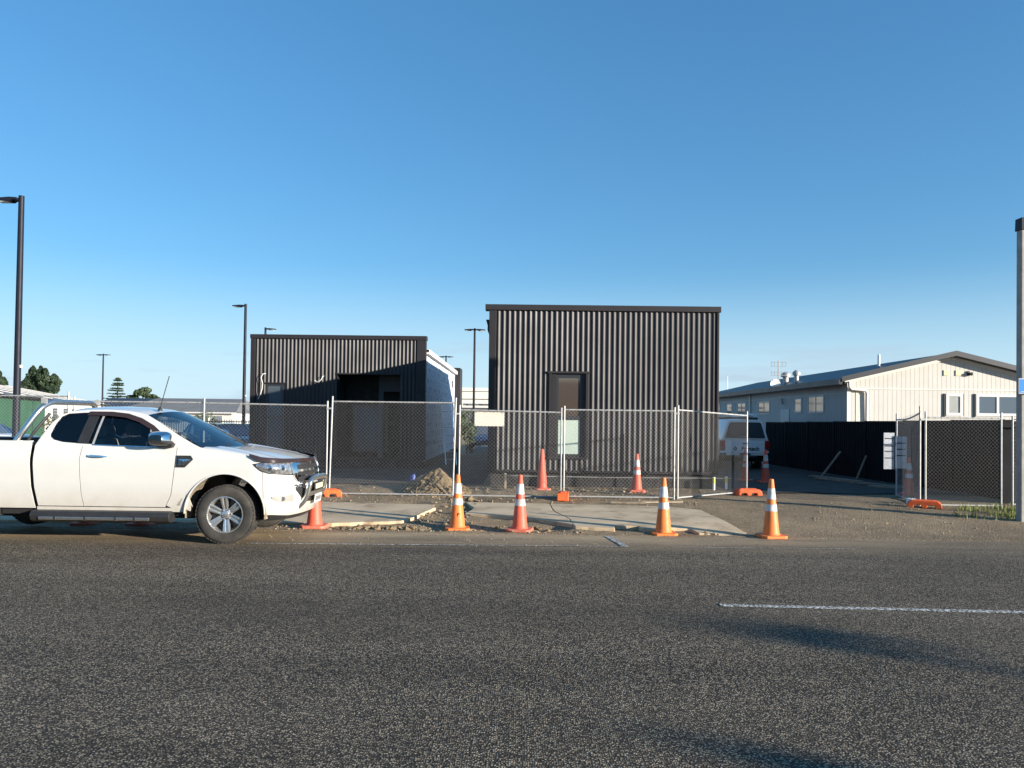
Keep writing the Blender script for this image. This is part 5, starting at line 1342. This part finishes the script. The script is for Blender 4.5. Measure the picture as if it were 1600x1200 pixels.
# ------------------------------------------------------------------ far buildings
sh = thing('green_shed', 'long green shed with pale grey roof at the left edge beyond the car park', 'building')
a, b = Vector((-30.5, 45)), Vector((-49, 92)); d = (b-a).normalized(); n = Vector((d.y, -d.x)) * 1.0
if n.x > 0: n = -n           # roof rises away to the left
def shq(f0, f1, z0, z1, name, m, off=0.0):
    p, q = a.lerp(b, f0)-n*off, a.lerp(b, f1)-n*off; r_ = n*.2
    mb = MB(); mb.quad((p.x,p.y,z0),(q.x,q.y,z0),(q.x,q.y,z1),(p.x,p.y,z1)); mb.quad((p.x+r_.x,p.y+r_.y,z0),(q.x+r_.x,q.y+r_.y,z0),(q.x+r_.x,q.y+r_.y,z1),(p.x+r_.x,p.y+r_.y,z1))
    return mb.build(name, m, sh)
shq(-.3, .27, -.3, 2.85, 'wall', M['green']); shq(.27, 1, -.3, 2.85, 'wall', M['wallw'])
for f in (.33, .42, .5): shq(f, f+.03, .9, 2.1, 'window', M['glass_b'], .05)
for k in range(9):
    p, q = a.lerp(b, -.3+1.3*k/9), a.lerp(b, -.3+1.3*(k+1)/9-.004); e = -n*.4; up = n*9
    MB().quad((p.x+e.x,p.y+e.y,2.78),(q.x+e.x,q.y+e.y,2.78),(q.x+up.x,q.y+up.y,4.6),(p.x+up.x,p.y+up.y,4.6)).quad((p.x+e.x,p.y+e.y,2.68),(q.x+e.x,q.y+e.y,2.68),(q.x+up.x,q.y+up.y,4.5),(p.x+up.x,p.y+up.y,4.5)).build('roof_sheet', M['roofgrey'], sh)
    rr = MB().tube([(p.x+e.x,p.y+e.y,2.83),(p.x+up.x,p.y+up.y,4.62)], .03, 5); rr.build('roof_rib', M['wallw'], sh)
def house(name, label, x0, x1, y, dep, ze, zr, rm, wm, wn_=(), hip=1.5):
    t = thing(name, label, 'building')
    MB().box(x0, y, -.3, x1, y+dep, ze).build('wall', wm, t)
    r_ = MB(); o = .4
    r_.v = [(x0-o,y-o,ze),(x1+o,y-o,ze),(x1+o,y+dep+o,ze),(x0-o,y+dep+o,ze),(x0+hip,y+dep/2,zr),(x1-hip,y+dep/2,zr)]
    r_.f = [(0,1,5,4),(1,2,5),(2,3,4,5),(3,0,4),(0,3,2,1)]
    r_.build('roof', rm, t)
    MB().box(x0-o-.02,y-o-.1,ze-.12,x1+o+.02,y-o+.02,ze+.02).build('gutter', M['wallw'], t)
    for wx, ww in wn_:
        f = MB().box(wx-.05,y-.05,.75,wx+ww+.05,y-.002,ze-.35).build('window', M['creamtrim'], t)
        MB().box(wx,y-.06,.8,wx+ww,y-.051,ze-.4).build('pane', M['glass_b'], f)
    return t
house('low_house', 'low white building with broad grey roof seen above the ute windscreen', -46, -32.5, 88, 14, 2.05, 3.75, M['roofgrey'], M['wallw'], ((-43.5,1.6),(-40,1.4),(-37,1.6),(-35,1.2)))
house('tan_house', 'low building with tan roof beside the left ribbed building', -39, -26, 112, 12, 2.3, 3.5, M['rooftan'], M['wallw'], ((-36,1.5),(-33,1.4)), 3)
house('dark_house', 'low dark roofed house between the shed and the pale roof', -59, -46, 104, 10, 2.5, 4.0, M['roofdark'], M['wallw'], ((-55,2),))
wb = thing('slogan_building', 'cream warehouse with black slogan lettering seen between the ribbed buildings', 'building')
MB().box(-14, 90, -.3, 12, 110, 5.0).build('wall', M['creamtrim'], wb)
MB().box(-14.1, 89.8, 4.9, 12.1, 110.2, 5.3).build('parapet', M['creamtrim'], wb)
MB().box(-14, 89.9, 3.95, 12, 89.99, 4.02).build('joint_flashing', M['inkgrey'], wb)
MB().box(-14, 89.75, -.3, 12, 89.98, 2.98).build('painted_shade_base', mat('shade_dark_base', (.05,.05,.055), .7), wb)  # dark box puts the shade at the wall foot into colour
text('slogan', 'THROUGH INNOVATION', .33, M['ink'], wb, Matrix.Translation((-4.45, 89.94, 3.24)) @ Matrix.Rotation(math.pi/2, 4, 'X'), spacing=1.05, extrude=.02)

# dark railing by the parked cars
rlg = thing('steel_railing', 'black steel railing behind the parked dark cars', 'fence', (0,0,0))
MB().box(-22.5, 47.0, 1.30, -15.8, 47.06, 1.36).build('rail', M['polesteel'], rlg)
MB().box(-22.5, 47.0, .10, -15.8, 47.06, .16).build('rail', M['polesteel'], rlg)
for k in range(46): MB().box(-22.5+k*.147, 47.015, -.2, -22.47+k*.147, 47.045, 1.45).build('baluster', M['polesteel'], rlg)

# ------------------------------------------------------------------ trees, hedge, shrubs
def leaves(mb, c, r, n, size, rnd, flat=1.0):
    for _ in range(n):
        v = Vector((rnd.gauss(0,1), rnd.gauss(0,1), rnd.gauss(0,1))).normalized()*rnd.uniform(.45, 1.0)**.5
        p = Vector((c[0]+v.x*r[0], c[1]+v.y*r[1], c[2]+v.z*r[2])); s_ = size*rnd.uniform(.6, 1.3)
        nrm = (v+Vector((rnd.gauss(0,.6), rnd.gauss(0,.6), rnd.gauss(0,.6)))).normalized()
        t1 = nrm.orthogonal().normalized(); t1 = Matrix.Rotation(rnd.random()*6.28, 3, nrm) @ t1; t2 = nrm.cross(t1)
        i = len(mb.v); mb.v += [tuple(p+t1*s_), tuple(p+t2*s_*.6), tuple(p-t1*s_), tuple(p-t2*s_*.6)]; mb.f.append((i, i+1, i+2, i+3))
def tree(name, label, x, y, h, blobs, m, trunk=.25, n=420, size=.22, seed=1, group='trees beyond the car park'):
    rn = random.Random(seed); t = thing(name, label, 'tree', (x, y, -.25), 0, group)
    tb = MB().tube([(0,0,0),(rn.uniform(-.2,.2),0,h*.4),(rn.uniform(-.3,.3),0,h*.75)], [trunk, trunk*.7, trunk*.3], 8)
    for bx, by, bz, rx, ry, rz_ in blobs: tb.tube([(0,0,bz*.55),(bx*.6,by*.6,bz*.8),(bx,by,bz)], [trunk*.45,trunk*.3,trunk*.12], 5)
    tb.build('trunk', M['bark'], t, smooth=True)
    lm = MB()
    for bl_ in blobs:
        bx, by, bz, rx, ry, rz_ = bl_
        for _ in range(9):
            v = Vector((rn.gauss(0,1), rn.gauss(0,1), rn.gauss(0,1))).normalized()*rn.uniform(.35,.8)
            leaves(lm, (bx+v.x*rx, by+v.y*ry, bz+v.z*rz_), (rx*.42, ry*.42, rz_*.38), n//9, size, rn)
    lm.build('crown', m, t, fixn=False)
    return t
rn = random.Random(11)
def conifer_blobs(h, w_, k=9, base=.1):
    out = []
    for i in range(k):
        f = i/(k-1); a = i*2.4; rr = w_*(1-f*.86)*.5
        out.append((math.cos(a)*rr*.55, math.sin(a)*rr*.55, h*(base+(1-base)*f*.92), max(.5, rr*.95), max(.5, rr*.95), h*.14))
    return out
def dome(w_, h, k, seed):
    r_ = random.Random(seed); out = []
    for i in range(k):
        f = (i+.5)/k*2-1; x = f*w_*.42; top_ = h*(1-.28*abs(f)**2.2)*r_.uniform(.93, 1.03)
        for q in (.25, .5, .72, .90): out.append((x+r_.uniform(-.3,.3), r_.uniform(-1,1), top_*q, w_/k*(1.75-.95*q), 1.6*(1.25-.75*q), top_*.20))
        out.append((x+r_.uniform(-.2,.2), 0, top_*1.03, .34, .34, top_*.09))
    return out
tree('conifer_tree', 'broad dense dark conifer clump with jagged top behind the green shed', -92.2, 148, 10.2, dome(7.6, 10.0, 5, 3), M['leafd'], .4, 1100, .27, 1)
tree('conifer_tree', 'dark rounded conifer cut by the left edge of the picture', -101.5, 148, 9.2, dome(7.4, 9.0, 5, 5), M['leafd'], .4, 1100, .27, 3)
tree('broadleaf_tree', 'spreading dark broadleaf tree right of the pointed pine', -72, 148, 7, [(-2.2,0,4.4,2.0,1.8,1.3),(-.4,0,6.2,1.7,1.6,1.1),(1.4,0,5.0,2.0,1.8,1.2),(3.4,0,3.6,2.2,1.8,1.0),(-4.0,0,3.2,1.6,1.6,1.0),(5.0,0,2.9,1.4,1.4,.8)], M['leafm'], .3, 700, .26, 4)
tree('broadleaf_tree', 'small rounded tree above the ute aerial and pale roof', -63, 150, 5, [(0,0,3.7,1.9,1.6,1.1),(-1.8,0,3.0,1.5,1.4,.8),(1.8,0,2.9,1.5,1.4,.8)], M['leafm'], .25, 520, .24, 5)
tree('broadleaf_tree', 'wide low dark tree just left of the second lamp post', -56.5, 155, 4.6, [(0,0,3.2,2.4,1.8,1.0),(-2.6,0,2.8,2.0,1.6,.8),(2.6,0,2.7,2.0,1.6,.8)], M['leafd'], .25, 520, .24, 6)
tree('broadleaf_tree', 'low tree tucked beside the left ribbed building corner', -50.5, 155, 4.0, [(0,0,2.6,1.6,1.5,.9),(1.6,0,2.3,1.3,1.3,.7),(-1.6,0,2.2,1.4,1.3,.7)], M['leafm'], .25, 420, .24, 8)
# tiered pine
npn = thing('tiered_pine', 'pointed pine with separate branch tiers beyond the pale roofs', 'tree', (-74.0, 142, -.25), 0, 'trees beyond the car park')
MB().tube([(0,0,0),(0,0,4.5),(0,0,8.8)], [.22,.15,.03], 8).build('trunk', M['bark'], npn, smooth=True)
lm = MB(); bm_ = MB()
for k in range(13):
    z = 2.4+6.2*(k/12)**.9+rn.uniform(-.12,.12); rr = 2.6*(1-k/12.6)**.85+.12
    for j in range(7):
        a = j*2*math.pi/7+k*.55; L_ = rr*rn.uniform(.55, 1.25)
        tip = Vector((math.cos(a)*L_, math.sin(a)*L_, z+.12*L_-.10)); bm_.tube([(0,0,z), tip], [.05,.015], 4)
        for q in range(4):
            p = Vector((0,0,z)).lerp(tip, .3+.23*q); leaves(lm, p, (.30, .30, .11), 16, .13, rn)
bm_.build('branches', M['bark'], npn); lm.build('crown', M['leafd'], npn, fixn=False)
hg = MB(); leaves_r = random.Random(5)
for k in range(26): leaves(hg, (-26.6+k*.22, 43.5, .75+.05*math.sin(k)), (.32,.4,.85), 70, .09, leaves_r)
tag(hg.build('hedge', M['leafb'], fixn=False), 'brown-green clipped hedge behind the fence at left', 'hedge')
def shrub(label, x, y, h, r, seed):
    rn2 = random.Random(seed); t = thing('shrub', label, 'shrub', (x, y, pl(GZ, y)), 0, 'shrubs along the railing')
    st_ = MB()
    for k in range(5):
        a = k*1.26; st_.tube([(0,0,0),(math.cos(a)*r*.4, math.sin(a)*r*.4, h*.6)], [.03,.01], 5)
    st_.build('stems', M['bark'], t); l_ = MB()
    for k in range(7):
        a = k*.9; leaves(l_, (math.cos(a)*r*.5, math.sin(a)*r*.5, h*(.4+.5*rn2.random())), (r*.5, r*.5, h*.28), 90, .08, rn2)
    l_.build('foliage', M['leafm'], t, fixn=False)
shrub('dark leafy shrub left of the mesh post behind the windscreen', -19.6, 48.5, 2.0, .9, 1)
shrub('leafy shrub beside the corner of the left ribbed building', -15.2, 46, 2.2, .8, 2)
shrub('green shrub beside the ladder in the gap between buildings', -2.75, 41.6, 2.4, .6, 3)

# ------------------------------------------------------------------ street lamps on the near side of the road, out to the right
def street_lamp(label, x, y, h, hw):
    t = thing('street_lamp', label, 'street lamp', (x, y, -.1), R(-29), 'street lamps on the near verge')
    MB().tube([(0,0,0),(0,0,h*.5),(0,0,h)], [.085,.075,.055], 12).build('pole', M['galv'], t, smooth=True)
    MB().tube([(0,0,h-.25),(0,.10,h-.05),(0,hw*.5,h)], .035, 8).build('arm', M['galv'], t, smooth=True)
    MB().prismX([(-.12,h-.10),(hw,h-.16),(hw+.06,h-.05),(hw*.6,h+.10),(-.12,h+.06)], -.16, .16).build('lamp_head', M['galv'], t, bevel=.02)
street_lamp('grey street lamp on the near verge, farther to the right', 1.9+.875*31.5, 6.15-.485*31.5, 6.2, .50)
street_lamp('grey street lamp on the near verge, closer to the camera', 1.0+.875*26, 4.0-.485*26, 5.12, .16)

# ------------------------------------------------------------------ unseen houses and hedges over the road, added for reflections and less sky light
brownw = mat('added_house_brown_board', (.10, .065, .045), .8, var=.15, vscale=1.5)
house('added_brown_house', 'unseen brown weatherboard house added over the road, mirrored in the narrow window', -7, 8, -25, 9, 3.0, 4.7, M['roofdark'], brownw, (), 3)
house('added_grey_house', 'unseen grey roofed house added over the road, opposite the ute', -27, -12, -26, 9, 2.9, 4.6, M['roofgrey'], M['wallw'], (), 3)
house('tan_house', 'unseen tan roofed house added over the road, opposite the driveway', 14, 29, -27, 9, 2.9, 4.5, M['rooftan'], brownw, (), 3)
for lb_, x0, x1 in (('unseen clipped hedge added over the road, opposite the ute', -30, -10), ('unseen clipped hedge added over the road, opposite the ribbed buildings', -8, 9), ('unseen clipped hedge added over the road, opposite the driveway', 12, 30)):
    hm = MB(); hr = random.Random(int(x0)+99)
    for k in range(int((x1-x0)/.5)): leaves(hm, (x0+k*.5, -12.5, .75), (.5, .5, .85), 60, .12, hr)
    tag(hm.build('hedge', M['leafm'], fixn=False), lb_, 'hedge', 'unseen hedges added over the road')
